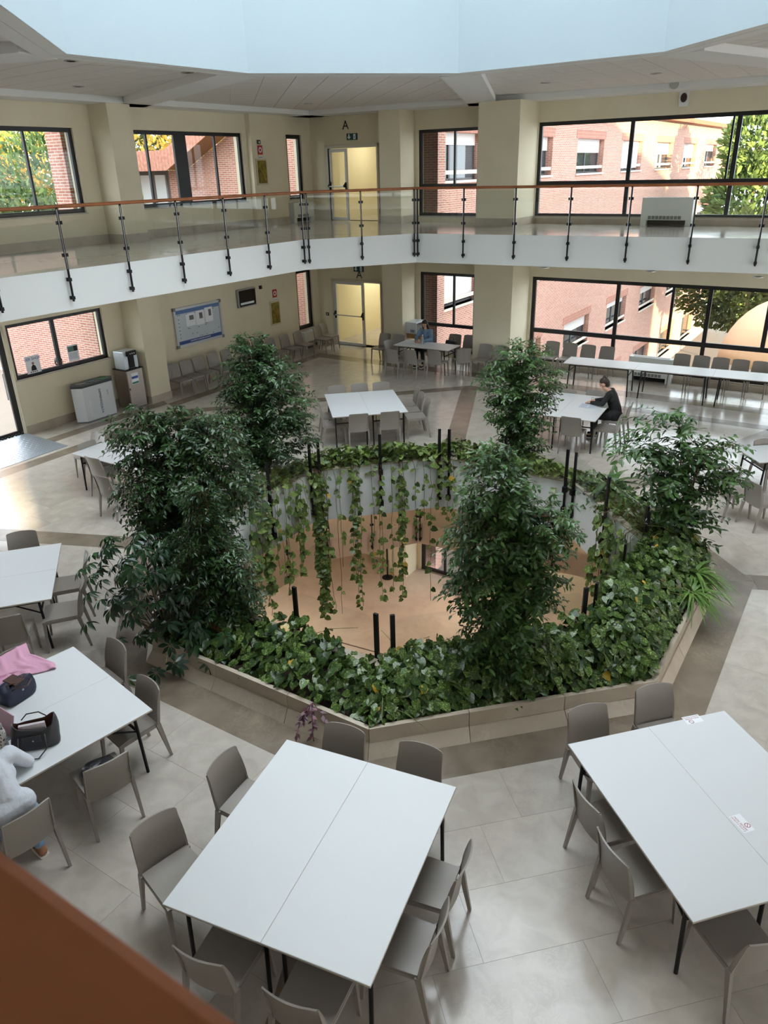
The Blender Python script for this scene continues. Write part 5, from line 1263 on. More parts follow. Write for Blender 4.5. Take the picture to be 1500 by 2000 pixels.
for px, py, lab, D0 in ((640,613,'small dark switch left of the ground floor glass door',0),):
    s_, z_ = sR(px,py); a = WF('R','wall_switch',lab,'switch',s_,z_); a.box('switch_plate', INKB, -.06,.06,-.015,0,-.05,.05); a.box('switch_rocker', PAPER, -.02,.02,-.02,-.015,-.02,.02)
# downlights in the ceilings
dl = mat('lamp_glass', srgb(226,220,210), .2); dr_ = mat('lamp_ring', srgb(190,188,186), .3, .6)
def downlight(p, z, lab, grp):
    r = empty('ceiling_downlight', (p[0],p[1],z), 0, lab, 'lamp', grp); MB().lathe([(.11,-.012),(.11,0),(.075,0),(.075,-.012)], 18).build('lamp_ring', dr_, r); MB().lathe([(.075,-.004),(.0,-.004)], 18).build('lamp_lens', dl, r)
for px, py, lab in ((139,118,'downlight in the left ceiling panel, nearest the shaft corner'),(366,141,'downlight in the left ceiling panel beside the beam'),(153,168,'downlight in the left ceiling panel near the wall'),(1066,161,'downlight in the right ceiling panel, left of two'),(1281,143,'downlight in the right ceiling panel above the speaker'),(602,202,'downlight in the corner ceiling panel by door A')):
    downlight(gp(px,py,ZB+.125), ZB+.124, lab, 'ceiling downlights')
for px, py, lab in ((1064,522,'downlight under the gallery above the ficus top'),(1272,529,'downlight under the gallery above the fan coil'),(1481,540,'downlight under the gallery at the right edge')):
    downlight(gp(px,py,3.27), 3.268, lab, 'downlights under the gallery')
# fan coil units
FC = mat('fan_coil_white', srgb(218,220,214), .5)
def fancoil(fr, sx0, sx1, z, lab, off=.03, h=.62):
    f = WF(fr,'fan_coil',lab,'heater',sx0,z,'fan coil units',off); W_ = sx1-sx0
    f.box('casing', FC, 0,W_,-.24,0,.14,h,bevel=.008); f.box('top_grille', mat('grille_grey', srgb(150,152,150), .6), .1,W_-.1,-.2,-.06,h-.002,h+.004)
    for x in (.0,W_-.14): f.box('foot', FC, x,x+.14,-.22,-.02,0,.14)
    for i in range(int((W_-.36)/.09)): f.box('air_slot', mat('slot_dark', srgb(120,120,116), .7), .18+i*.09,.255+i*.09,-.243,-.24,.16,.24)
    f.box('dark_intake', BLACKM, .16,W_-.16,-.16,-.04,.03,.135)
fancoil('R', sR(1252,410,DR-.3)[0], sR(1352,410,DR-.3)[0], G, 'white fan coil unit under the long gallery window', h=.66)
fancoil('R', sR(1228,700,DR-.3)[0], sR(1313,710,DR-.3)[0], 0, 'white fan coil unit behind the long table row', h=.66)
fancoil('L', 10.75, 11.72, G, 'small fan coil unit on the gallery under the corner window', h=.58)
fancoil('L', 10.85, 11.75, 0, 'small fan coil unit behind the corner chairs', h=.56)
# posters on the entrance side window
def poster(px0, py0, px1, py1, lab):
    a, za = sL(px0,py0,DL+.05); b, zb = sL(px1,py1,DL+.05); p = WF('L','paper_poster',lab,'poster',a,zb+.05,None,-.05); return p, b-a, za-zb
p, w_, h_ = poster(45.5,691.5,75,731,'paper poster with big blue UER SHOP letters on the window'); h_ = .40; w_ = .36
p.box('sheet', PAPER, 0,w_,.0,.003,0,h_); p.text('UER SHOP', .088, INKBL, w_/2,-.002,h_-.075)
mb = MB().add([(.11,-.002,.06),(.25,-.002,.06),(.235,-.002,.15),(.18,-.002,.20),(.125,-.002,.15)],[(0,1,2,3,4)]); mb.build('printed_figure', INKB, p.r)
MB().lathe([(.03,0),(.0,.001)], 14).build('printed_head', mat('print_tan', srgb(150,108,96), .7), p.r).matrix_local = Matrix.Translation((.18,-.002,.225))@Matrix.Rotation(math.pi/2,4,'X')
for i in range(4): p.box('printed_icon', INKB, .08+i*.05,.11+i*.05,-.002,0,.02,.045)
p, w_, h_ = poster(129,674,153,707,'paper notice with green photo header on the window'); h_ = .38; w_ = .30
p.box('sheet', PAPER, 0,w_,.0,.003,0,h_); p.box('photo_header', mat('photo_green', srgb(94,124,116), .6), .02,w_-.02,-.002,0,h_-.15,h_-.03); p.box('photo_people', INKB, w_-.12,w_-.02,-.003,-.002,h_-.15,h_-.03)
for i in range(6): p.box('text_line', mat('print_line', srgb(160,168,184), .6), .03,w_-.04,-.002,0,.06+i*.025,.07+i*.025)

# =================================================================== FLOOR THINGS BY THE LEFT WALL
# recycling bin
bn = WF('L','recycling_bin','long white recycling bin with dark slotted lid by the left wall','bin',1.86,0,None,.12); BINM = mat('bin_white', srgb(212,214,216), .45); W_, H_ = 1.18, .92
hexp = lambda k: [(.0*k,-.22),(.16,-.42*k-.0),(W_-.16,-.42*k),(W_,-.22),(W_-.16,-.03),(.16,-.03)]
MB().prism(hexp(1), .04, H_-.06).build('bin_body', BINM, bn.r, bevel=.01); MB().prism([(x*.96+.02,y*.94-.015) for x,y in hexp(1)], 0, .04).build('bin_base', mat('bin_grey', srgb(120,118,120), .6), bn.r)
ld = MB().prism([((x-W_/2)*1.02+W_/2,(y+.22)*1.05-.22) for x,y in hexp(1)], H_-.06, H_).build('bin_lid', mat('lid_dark', srgb(46,50,54), .35), bn.r, bevel=.008)
for i, cc in enumerate((srgb(120,112,104),srgb(80,88,96),srgb(64,110,78))):
    MB().lathe([(.13,0),(.13,.012),(.10,.012),(.10,.002)], 18, sy=.85).build('lid_ring', mat('ring_%d'%i, cc, .5), ld).location = (.28+i*.31,-.225,H_)
bn.text('DIFFERENZIATA', .085, NAVY, .62,-.425,.45, rot=math.pi/2); bn.text('RACCOLTA', .075, PAPER, .30,-.425,.33, rot=math.pi/2); bn.text('carta', .06, mat('ink_grey', srgb(120,116,112), .6), .85,-.425,.62, rot=math.pi/2)
# water dispenser on its steel cabinet
wc = WF('L','steel_cabinet','steel cabinet under the water dispenser beside the pillar','cabinet',3.33,0,None,.10); SS = mat('satin_steel', srgb(168,156,148), .32, .85)
wc.box('cabinet_body', SS, 0,.50,-.46,0,.02,.98, bevel=.006); wc.box('cabinet_door', SS, .012,.488,-.475,-.46,.05,.95); wc.box('door_knob', BLACKM, .02,.04,-.49,-.475,.5,.54); wc.box('worktop', BLACKM, -.02,.52,-.49,.02,.98,1.0)
lbl = wc.box('label_sheet', PAPER, .12,.34,-.478,-.475,.62,.90); wc.box('label_blue', INKBL, .13,.33,-.480,-.478,.76,.82, lbl); wc.box('label_green', mat('label_teal', srgb(86,140,128), .6), .13,.33,-.480,-.478,.63,.68, lbl)
wd = WF('L','water_dispenser','silver water dispenser with black tap panel on the steel cabinet','dispenser',3.36,1.0,None,.12)
wd.box('dispenser_body', mat('dispenser_silver', srgb(206,212,218), .3, .3), 0,.42,-.40,-.02,0,.44, bevel=.012); wd.box('tap_panel', BLACKM, .12,.30,-.415,-.40,.03,.40); wd.box('tap_head', BLACKM, .08,.36,-.47,-.39,.33,.45, bevel=.01); wd.box('drip_tray', BLACKM, .1,.32,-.47,-.40,.0,.02)
for x in (.16,.22,.28): wd.box('tap_button', PAPER, x-.012,x+.012,-.474,-.47,.38,.40)
# metal ramp
P4 = [gp(*q_,0.0) for q_ in ((33,897),(115,872),(45,832),(-60,860))]
rp_ = empty('metal_ramp', (P4[0][0],P4[0][1],0), ANG_L, 'chequer plate metal ramp in front of the entrance door', 'ramp'); PLATE = mat('chequer_plate', srgb(150,158,166), .38, .7)
Ln, Dp = 1.05, 1.5                                        # along the wall, out from the wall
org = oL+uL*.72; MBp = MB(); rp_.location = (org[0],org[1],0)
MBp.add([(-1.9,-Dp,.006),(0,-Dp,.006),(0,-.05,.07),(-1.9,-.05,.07),(-1.9,-Dp,0),(0,-Dp,0),(0,-.05,0),(-1.9,-.05,0)],[(0,1,2,3),(4,7,6,5),(0,4,5,1),(1,5,6,2),(2,6,7,3),(3,7,4,0)]); MBp.build('ramp_plate', PLATE, rp_)
bmp = MB()
for i in range(22):
    for j in range(20):
        x, y = -.05-i*.084, -Dp+.05+j*.084; zz = .006+(y+Dp)/(Dp-.05)*.064; a = (1 if (i+j)%2 else -1)*.8
        c_, s2 = math.cos(a)*.028, math.sin(a)*.028; n_ = (-s2*.28, c_*.28)
        bmp.add([(x-c_,y-s2,zz+.0006),(x+n_[0],y+n_[1],zz+.004),(x+c_,y+s2,zz+.0006),(x-n_[0],y-n_[1],zz+.004)],[(0,3,2,1)])
tag(bmp.build('raised_pattern', mat('plate_pattern', srgb(196,202,208), .3, .7), rp_), kind='stuff')

# microwave on its small table
mw_p = gp(822,688,0.0); q = oR+vR*sR(823,640)[0]-nr*.34
st_ = empty('side_table', (q[0],q[1],0), ANG_R, 'small wooden table carrying the microwave', 'table'); BEECH = mat('beech_wood', srgb(196,150,104), .5, col2=srgb(178,132,90), scale=8)
MB().box(-.42,.42,-.25,.25,.70,.73).build('table_top', BEECH, st_); MB().box(-.3,.3,-.2,.2,.58,.70).build('apron', BEECH, st_)
for sx in (-.3,.3):
    for sy in (-.18,.18): MB().box(sx-.025,sx+.025,sy-.025,sy+.025,0,.60).build('leg', BEECH, st_)
mw = empty('microwave', (q[0],q[1],.73), ANG_L, 'white microwave oven beside the back window', 'microwave')
MB().box(-.30,.30,-.20,.20,.015,.36).build('oven_body', mat('microwave_white', srgb(212,216,220), .4), mw, bevel=.01); MB().box(.16,.29,-.204,-.20,.03,.34).build('control_panel', mat('panel_grey', srgb(180,180,182), .4), mw); MB().box(-.28,.14,-.206,-.20,.03,.34).build('oven_door', mat('oven_door_dark', srgb(70,66,66), .15), mw)
for i in range(5): MB().box(-.305,-.30,-.12+i*.03,-.105+i*.03,.06,.14).build('vent_slot', BLACKM, mw)

# =================================================================== PEOPLE
def capsule(mb, a, ra, b, rb, n=12):
    a, b = Vector(a), Vector(b); d = (b-a); L_ = d.length; d = d/L_ if L_ > 1e-6 else Vector((0,0,1)); P, Rr = [], []
    for k in range(4): t = math.pi/2*k/4; P.append(a-d*ra*math.cos(t)); Rr.append(max(.001,ra*math.sin(t)))
    P.append(a); Rr.append(ra); P.append(b); Rr.append(rb)
    for k in range(3,-1,-1): t = math.pi/2*k/4; P.append(b+d*rb*math.cos(t)); Rr.append(max(.001,rb*math.sin(t)))
    mb.tube(P, Rr, n)
def remesh(name, caps, m, parent, voxel=.012, smooth=4):
    mb = MB()
    for c in caps: capsule(mb, *c)
    me = mb.mesh('tmp', m); o = bpy.data.objects.new('tmp', me); COL.objects.link(o)
    r = o.modifiers.new('r','REMESH'); r.mode = 'VOXEL'; r.voxel_size = voxel
    if smooth: sm = o.modifiers.new('s','SMOOTH'); sm.iterations = smooth; sm.factor = .5
    me2 = bpy.data.meshes.new_from_object(o.evaluated_get(bpy.context.evaluated_depsgraph_get())); bpy.data.objects.remove(o)
    me2.name = name; me2.polygons.foreach_set('use_smooth', [True]*len(me2.polygons)); me2.materials.clear(); me2.materials.append(m)
    return link(name, me2, parent)
SKIN = mat('skin', srgb(206,158,132), .55); HAIRD = mat('dark_hair', srgb(40,28,24), .5, col2=srgb(58,40,32), scale=30); EYE = mat('eye_dark', srgb(30,22,20), .2); LIP = mat('lip', srgb(160,84,78), .5)
def person(loc, ang, label, top, trous, shoe, hair='long', lean=.08, look=.25, wr=((-.10,.40,.775),(.10,.40,.775)), el=((-.25,.14,.80),(.25,.14,.80)), coat=False, knee=((-.10,.40,.50),(.10,.40,.50)), ank=((-.11,.38,.09),(.11,.38,.09)), skin=SKIN, headoff=(0,0)):
    r = empty('person', (loc[0],loc[1],loc[2] if len(loc) > 2 else 0), ang-math.pi/2, label, 'person')
    ty = lambda z: -.06+lean*max(0,(z-.52))/.5*.55
    sh = 1.03; hx, hy, hz = headoff[0], ty(1.22)+.03+lean*.2+headoff[1], 1.23-lean*.12
    B = [((-.08,-.04,.54),.115,(.08,-.04,.54),.115), ((0,ty(.6),.6),.115,(0,ty(.95),.95),.12), ((-.11,ty(1.0),1.0),.065,(.11,ty(1.0),1.0),.065), ((0,ty(1.03),1.03),.05,(hx*.6,hy-.01,hz-.08),.047)]
    # head: skull, jaw, nose, ears
    f = Vector((0,math.cos(look),-math.sin(look))); u = Vector((0,math.sin(look),math.cos(look))); h = Vector((hx,hy,hz)); X = Vector((1,0,0))
    B += [(h-f*.02+u*.02,.083,h+f*.012+u*.01,.080), (h+f*.02-u*.035,.062,h+f*.045-u*.075,.036), (h+f*.088+u*.005,.010,h+f*.102-u*.026,.013), (h+X*.079-u*.005,.014,h+X*.080-u*.03,.010), (h-X*.079-u*.005,.014,h-X*.080-u*.03,.010)]
    for s_, (e_, w_) in ((-1,(el[0],wr[0])),(1,(el[1],wr[1]))):
        S = Vector((s_*.165,ty(sh),sh-.02)); E_ = Vector(e_); W = Vector(w_); B += [(S,.048,E_,.038),(E_,.038,W,.027)]
        d = (W-E_).normalized(); side = Vector((-s_,0,0)); side = (side-d*side.dot(d)).normalized(); dn = Vector((0,0,-1)); P = W+d*.07
        B += [(W,.024,P,.026),(W+side*.012,.020,P+side*.024,.015),(W-side*.012,.020,P-side*.026,.014)]
        for k in range(4):                                # four fingers and a thumb from the side of the palm
            o_ = side*(.027-.018*k); l = (.062,.070,.066,.052)[k]; q = P+o_; B += [(q,.0095,q+d*l*.55+dn*.006,.009),(q+d*l*.55+dn*.006,.009,q+d*l*.95+dn*.022,.0078)]
        B += [(W+d*.02+side*.026,.012,W+d*.055+side*.050,.010),(W+d*.055+side*.050,.010,W+d*.085+side*.052,.0085)]
        H_ = Vector((s_*.09,-.03,.53)); K = Vector(knee[0 if s_ < 0 else 1]); A_ = Vector(ank[0 if s_ < 0 else 1]); B += [(H_,.085,K,.056),(K,.054,A_,.034),(A_,.034,A_+Vector((0,.12,-.05)),.026)]
    remesh('body', B, skin, r, .0075, 3)
    T = [((-.08,-.045,.56 if coat else .66),.122,(.08,-.045,.56 if coat else .66),.122),((0,ty(.6),.66),.128,(0,ty(.95),.95),.128),((-.13,ty(1.0),1.0),.072,(.13,ty(1.0),1.0),.072),((-.06,ty(.9),.88),.10,(.06,ty(.9),.88),.10)]
    for s_, (e_, w_) in ((-1,(el[0],wr[0])),(1,(el[1],wr[1]))):
        S = Vector((s_*.165,ty(sh),sh-.02)); E_ = Vector(e_); W = Vector(w_); T += [(S,.066,E_,.054),(E_,.054,E_+(W-E_)*.93,.040)]
    if coat: T += [((-.10,.05,.54),.11,(-.14,.28,.52),.085),((.10,.05,.54),.11,(.14,.28,.52),.085),((0,-.1,.5),.13,(0,-.12,.42),.10)]
    remesh('top_garment', T, top, r, .012, 6)
    Tr = [((-.085,-.045,.53),.12,(.085,-.045,.53),.12)]
    for s_ in (0,1): K, A_ = Vector(knee[s_]), Vector(ank[s_]); Tr += [(((-1,1)[s_]*.09,-.03,.53),.093,K,.066),(K,.064,A_+Vector((0,0,.03)),.05)]
    remesh('trousers', Tr, trous, r, .012, 4)
    for s_ in (0,1):
        A_ = Vector(ank[s_]); o = remesh('shoe', [(A_+Vector((0,-.03,-.045)),.042,A_+Vector((0,.13,-.055)),.034),(A_+Vector((0,-.02,-.01)),.038,A_+Vector((0,.02,-.03)),.04)], shoe, r, .008, 3)
        MB().prism([(A_.x+x,A_.y+y) for x,y in ((-.04,-.07),(.04,-.07),(.043,.08),(.03,.165),(-.03,.165),(-.043,.08))], A_.z-.092, A_.z-.07).build('sole', mat('sole_white', srgb(214,208,200), .6), o)
    Hh = [(h-f*.035+u*.035,.088,h-f*.01+u*.04,.086),(h-f*.055-u*.01,.075,h-f*.05-u*.05,.06)]
    if hair == 'long': Hh += [(h-f*.05-u*.02,.075,h-f*.085-u*.20,.055),(h-X*.075-u*.01,.028,h-X*.085-u*.21-f*.01,.034),(h+X*.075-u*.01,.028,h+X*.085-u*.21-f*.01,.034),(h-f*.08-u*.2,.055,h-f*.08-u*.28,.035)]
    if hair == 'bun': Hh += [(h-f*.06+u*.105,.036,h-f*.07+u*.12,.034)]
    if hair == 'short': Hh += [(h+f*.05+u*.075,.035,h-f*.02+u*.09,.05)]
    remesh('hair', Hh, HAIRD, r, .008, 3)
    for s_ in (-1,1):
        e_ = MB(); e_.lathe([(.0001,-.007),(.006,-.004),(.0075,0),(.006,.004),(.0001,.007)], 10); eo = e_.build('eye', EYE, r, smooth=True); eo.location = h+f*.083+X*s_*.030+u*.008
        MB().bar(h+f*.090+X*s_*.018+u*.026, h+f*.080+X*s_*.046+u*.026, .006, .006).build('eyebrow', HAIRD, r)
    MB().bar(h+f*.084-X*.020-u*.056, h+f*.084+X*.020-u*.056, .010, .010).build('mouth', LIP, r)
    return r
def on_chair(ch, fwd=.02): 
    a = ch.rotation_euler[2]+math.pi/2; return (ch.location[0]+math.cos(a)*fwd, ch.location[1]+math.sin(a)*fwd), a
DENIM = mat('denim_light', srgb(122,146,170), .85, col2=srgb(98,122,150), scale=40); BLK = mat("black_cloth", srgb(17,17,20), .75, bump=.2, scale=60); BLKT = mat('black_trousers', srgb(24,23,26), .85)
SWEAT = mat('white_sweatshirt', srgb(200,204,212), .9, bump=1.0, scale=16); JEANS = mat('blue_jeans', srgb(132,156,182), .85, col2=srgb(104,130,160), scale=50); SNEAK = mat('sneaker_tan', srgb(150,104,76), .7)
(pxy, pa) = on_chair(seat_denim, .03)
person(pxy, pa, 'seated person in a light denim jacket with long dark hair, behind the water bottle', DENIM, BLKT, BLK, 'long', .10, .45)
(pxy, pa) = on_chair(seat_black, .05)
person(pxy, pa, 'seated person in a long black coat with a hair bun, reading papers', BLK, BLKT, BLK, 'bun', .30, .55, coat=True, wr=((-.13,.47,.79),(.10,.44,.78)), el=((-.25,.20,.82),(.25,.18,.80)))
pch = [o for o in bpy.data.objects if o.get('label') == 'grey chair of the person in the white sweatshirt'][0]
(pxy, pa) = on_chair(pch, .06)
person(pxy, pa, 'seated person in a pale sweatshirt and light jeans, cut by the left edge', SWEAT, JEANS, SNEAK, 'long', .42, .4, wr=((-.05,.50,.785),(.18,.42,.785)), el=((-.28,.24,.80),(.30,.20,.80)), ank=((-.11,.20,.09),(.13,-.02,.09)))
q = hitplane(111,706,nl,DL+.9)
person((q[0],q[1],q[2]-1.23), math.atan2(*(-nl)[::-1])+.3, 'dark haired person in a dark jacket sitting outside the poster window', mat('slate_jacket', srgb(58,64,76), .8), BLKT, BLK, 'short', .1, .1)
bch = empty('outdoor_bench', (q[0],q[1],-.3), ANG_L, 'plain bench under the person outside the window', 'bench'); zb = q[2]-1.23+.44+.3
MB().box(-.8,.8,-.22,.22,zb-.06,zb).build('bench_seat', CONC, bch)
for sx in (-.6,.6): MB().box(sx-.08,sx+.08,-.18,.18,0,zb-.06).build('bench_leg', CONC, bch)

# =================================================================== BAGS AND SMALL THINGS
def softbag(parent, name, L_, W_, H_, m, top=.75, sag=.12, open_=True, inner=None, n=28, seed=1, lean=(0,0)):
    R = np.random.default_rng(seed); ph_ = R.uniform(0,6.28,6); mb = MB()
    def ring(t, k):
        V = []
        for i in range(n):
            a = 2*math.pi*i/n; ca, sa = math.cos(a), math.sin(a); ex = .55
            x = math.copysign(abs(ca)**ex, ca)*L_/2*(1-.10*t+.06*math.sin(math.pi*t))*k; wv = W_/2*((1-t)+t*top)*(1+.18*math.sin(math.pi*t))*k
            y = math.copysign(abs(sa)**ex, sa)*wv
            wob = .012*math.sin(3*a+ph_[0]+4*t)+.010*math.sin(5*a+ph_[1]-3*t); z = H_*t-(sag*H_*t*(.5+.5*math.cos(2*a+ph_[2])) if t > .3 else 0)
            V.append((x*(1+wob*3)+lean[0]*t, y*(1+wob*4)+lean[1]*t, z+wob*.3*t))
        return V
    T = [0,.06,.2,.4,.6,.8,.95,1.0]; rings = [ring(t, .9 if t == 0 else 1) for t in T]+([ring(t,.93) for t in (1.0,.8,.5,.25)] if open_ else [ring(1.02,.6),ring(1.03,.1)])
    V = [p for r_ in rings for p in r_]; k = len(rings); Fs = [(i*n+j,i*n+(j+1)%n,(i+1)*n+(j+1)%n,(i+1)*n+j) for i in range(k-1) for j in range(n)]+[tuple(range(n-1,-1,-1)), tuple((k-1)*n+j for j in range(n))]
    mi = [0]*len(Fs)
    if open_ and inner is not None:
        for q_ in range(8*n,(k-1)*n): mi[q_] = 1
        mi[-1] = 1
    mb.v = V; mb.f = Fs; mb.m = mi
    return mb.build(name, [m, inner or m], parent, smooth=True)
TT = .740
NAVYC = mat('navy_nylon', srgb(26,32,56), .55, bump=.3, scale=20); LEATH = mat('brown_leather', srgb(72,42,32), .5); BLKL = mat('black_leather', srgb(34,34,37), .42, bump=.25, scale=40); LIN = mat('lining_brown', srgb(82,44,34), .8)
p = gp(36,1360,TT); nb2 = empty('navy_bag', (p[0],p[1],TT), D(62), 'navy nylon bag with brown leather handles on the left table', 'bag')
softbag(nb2, 'bag_body', .36, .22, .20, NAVYC, .55, .2, False, seed=3)
for sy, o_ in ((-.09,0),(.03,.0)): MB().tube([(-.10,sy,.17),(-.08,sy-.07,.21),(.0,sy-.11,.20),(.08,sy-.07,.21),(.10,sy,.17)], .007, 8).build('handle', LEATH, nb2, smooth=True)
MB().lathe([(.012,0),(.010,.006),(0,.007)], 12).build('snap', STEEL, nb2).matrix_local = Matrix.Translation((0,-.105,.12))@Matrix.Rotation(math.pi/2,4,'X'); MB().box(-.06,.06,-.09,.09,.19,.205).build('flap', LEATH, nb2, bevel=.004)
p = gp(73,1452,TT); tb = empty('black_handbag', (p[0],p[1],TT), D(16), 'open black leather handbag on the left table', 'bag')
softbag(tb, 'bag_body', .40, .20, .24, BLKL, .8, .28, True, LIN, seed=6, lean=(0,.04)); MB().box(-.12,.10,.0,.03,.06,.215).build('notebook', mat('notebook_pale', srgb(196,186,190), .6), tb)
MB().tube([(-.12,-.09,.16),(-.13,-.16,.06),(-.06,-.22,.012),(.04,-.23,.012),(.11,-.17,.06),(.10,-.09,.16)], .006, 8).build('handle', BLKL, tb, smooth=True); MB().tube([(-.11,.12,.20),(-.05,.10,.27),(.05,.10,.27),(.10,.12,.20)], .006, 8).build('handle', BLKL, tb, smooth=True)
MB().box(-.09,.07,-.112,-.104,.10,.17).build('front_flap', BLKL, tb, bevel=.004); MB().lathe([(.009,0),(0,.005)], 10).build('snap', STEEL, tb).matrix_local = Matrix.Translation((0,-.114,.12))@Matrix.Rotation(math.pi/2,4,'X')
# pink garment hung over the chair and onto the table
PINK = mat('pink_fleece', srgb(214,160,184), .95, bump=.3, scale=50)
rows = [[gp(-30,1330,.70),gp(10,1310,.72),gp(38,1296,.72),gp(58,1290,.70)],[gp(-30,1299,.835),gp(0,1284,.84),gp(28,1268,.84),gp(51,1256,.835)],[gp(-30,1318,.80),gp(4,1304,.80),gp(34,1290,.80),gp(60,1280,.80)],[gp(-28,1335,.775),gp(8,1320,.775),gp(48,1302,.78),gp(78,1286,.785)],[gp(-5,1332,.75),gp(22,1318,.756),gp(66,1305,.765),gp(108,1297,.76)],[gp(0,1338,.747),gp(26,1325,.747),gp(70,1316,.747),gp(110,1306,.747)]]
def cloth(u, v):
    a = v*5; i = min(4,int(a)); t = a-i; b = u*3; j = min(2,int(b)); s_ = b-j; t = t*t*(3-2*t)*.5+t*.5
    P = (rows[i][j]*(1-s_)+rows[i][j+1]*s_)*(1-t)+(rows[i+1][j]*(1-s_)+rows[i+1][j+1]*s_)*t
    wv = .012*math.sin(u*17+v*5)+.008*math.sin(u*31-v*9); return (P[0],P[1],P[2]+max(-.001,wv)*(1 if v > .3 else .3)+.006), (.1,-.2,1)
pg = empty('pink_garment', (0,0,0), 0, 'pink fleece garment draped from a chair back onto the table', 'garment'); MB().slabgrid(cloth, .012, 36, 36).build('garment_cloth', PINK, pg, smooth=True)
# patterned bottle
GIR = bpy.data.materials.new('giraffe_print'); GIR.use_nodes = True; N = GIR.node_tree.nodes; Lk = GIR.node_tree.links; vo = N.new('ShaderNodeTexVoronoi'); vo.feature = 'DISTANCE_TO_EDGE'; vo.inputs['Scale'].default_value = 32; tc = N.new('ShaderNodeTexCoord'); rp2 = N.new('ShaderNodeValToRGB'); rp2.color_ramp.elements[0].color = srgb(222,216,212); rp2.color_ramp.elements[1].color = srgb(92,80,74); rp2.color_ramp.elements[0].position = .14; rp2.color_ramp.elements[1].position = .17
Lk.new(tc.outputs['Object'], vo.inputs['Vector']); Lk.new(vo.outputs['Distance'], rp2.inputs['Fac']); Lk.new(rp2.outputs['Color'], N['Principled BSDF'].inputs['Base Color']); N['Principled BSDF'].inputs['Roughness'].default_value = .35
p = gp(10,1458,TT); bt = empty('drinking_bottle', (p[0],p[1],TT), 0, 'white bottle with brown giraffe print beside the black handbag', 'bottle'); MB().lathe([(.033,0),(.036,.01),(.036,.17),(.030,.20),(.022,.215),(.022,.225)], 24).build('bottle_body', GIR, bt, auto=40); MB().lathe([(.024,.225),(.024,.255),(.018,.262),(0,.263)], 20).build('bottle_cap', mat('cap_grey', srgb(150,146,146), .4), bt, auto=40)
# laptop seen from behind
a_, b_, c_ = gp(24,1440,TT+.012), gp(-60,1385,TT+.012), None
lp = empty('laptop', (a_[0],a_[1],TT), 0, 'laptop with a pink patterned lid at the left edge', 'laptop'); e_ = (b_-a_)[:2]; e_ /= np.linalg.norm(e_); n_ = np.array([e_[1],-e_[0]])
if n_@np.array([0,-1]) < 0: n_ = -n_
Q = lambda x,y,z: (e_[0]*x-n_[0]*y*-1, e_[1]*x-n_[1]*y*-1, z)
MB().add([Q(0,0,0),Q(.32,0,0),Q(.32,.22,0),Q(0,.22,0),Q(0,0,.012),Q(.32,0,.012),Q(.32,.22,.012),Q(0,.22,.012)],[(0,1,2,3),(7,6,5,4),(0,4,5,1),(1,5,6,2),(2,6,7,3),(3,7,4,0)]).build('laptop_base', mat('laptop_grey', srgb(120,120,124), .4), lp)
lid = MB().add([Q(0,-.0,.012),Q(.32,-.0,.012),Q(.32,-.06,.215),Q(0,-.06,.215),Q(0,-.008,.012),Q(.32,-.008,.012),Q(.32,-.068,.213),Q(0,-.068,.213)],[(0,1,2,3),(7,6,5,4),(0,4,5,1),(1,5,6,2),(2,6,7,3),(3,7,4,0)]).build('laptop_lid', mat('lid_pink', srgb(196,160,176), .5), lp)
for x, z in ((.06,.12),(.12,.06),(.05,.17),(.16,.14),(.2,.08),(.11,.18)): MB().add([Q(x,-.0095-(z-.012)*.295,z-.012),Q(x+.03,-.0095-(z-.012)*.295,z-.004),Q(x+.02,-.0095-(z+.008)*.295,z+.014)],[(0,1,2)]).build('lid_sticker', mat('lid_print', srgb(110,60,84), .6), lid)
# bag on the seat of the next chair
bc = [o for o in bpy.data.objects if o.get('label','').startswith('grey chair with a black bag')][0]
sb = empty('small_black_bag', (bc.location[0],bc.location[1],.455), bc.rotation_euler[2], 'small black bag lying on a chair seat beside the left table', 'bag'); softbag(sb, 'bag_body', .30, .24, .12, BLKL, .7, .1, False, seed=9); MB().tube([(-.12,-.06,.07),(-.15,-.12,.05),(-.10,-.14,.03),(-.05,-.1,.06)], .006, 8).build('strap', BLKL, sb, smooth=True)
MB().tube([(-.145+.014*math.cos(t),-.10+.014*math.sin(t),.075) for t in np.linspace(0,6.28,13)], .003, 6).build('metal_ring', STEEL, sb, smooth=True)
hb = empty('black_tote', (bagchair.location[0],bagchair.location[1],.455), bagchair.rotation_euler[2], 'black handbag standing on a chair by the back window', 'bag'); softbag(hb, 'bag_body', .36, .16, .24, BLKL, .8, .1, False, seed=12); MB().tube([(-.09,.0,.22),(-.07,0,.32),(.07,0,.32),(.09,0,.22)], .007, 8).build('handle', BLKL, hb, smooth=True)
# bottle and things on the microwave table
p = gp(825.5,672,TT); wb = empty('water_bottle', (p[0],p[1],TT), 0, 'clear plastic water bottle on the microwave table', 'bottle'); MB().lathe([(.032,0),(.036,.01),(.036,.18),(.014,.23),(.014,.25)], 18).build('bottle_body', mat('bottle_plastic', srgb(214,222,230), .15, trans=.6), wb, auto=40); MB().lathe([(.016,.25),(.016,.268),(0,.269)], 14).build('bottle_cap', PAPER, wb)
p = gp(806,669,TT); ph_ = empty('crumpled_tissue', (p[0],p[1],TT), 0, 'small white tissue on the microwave table', 'tissue'); softbag(ph_, 'tissue_paper', .10, .06, .02, PAPER, .6, .3, False, seed=4)
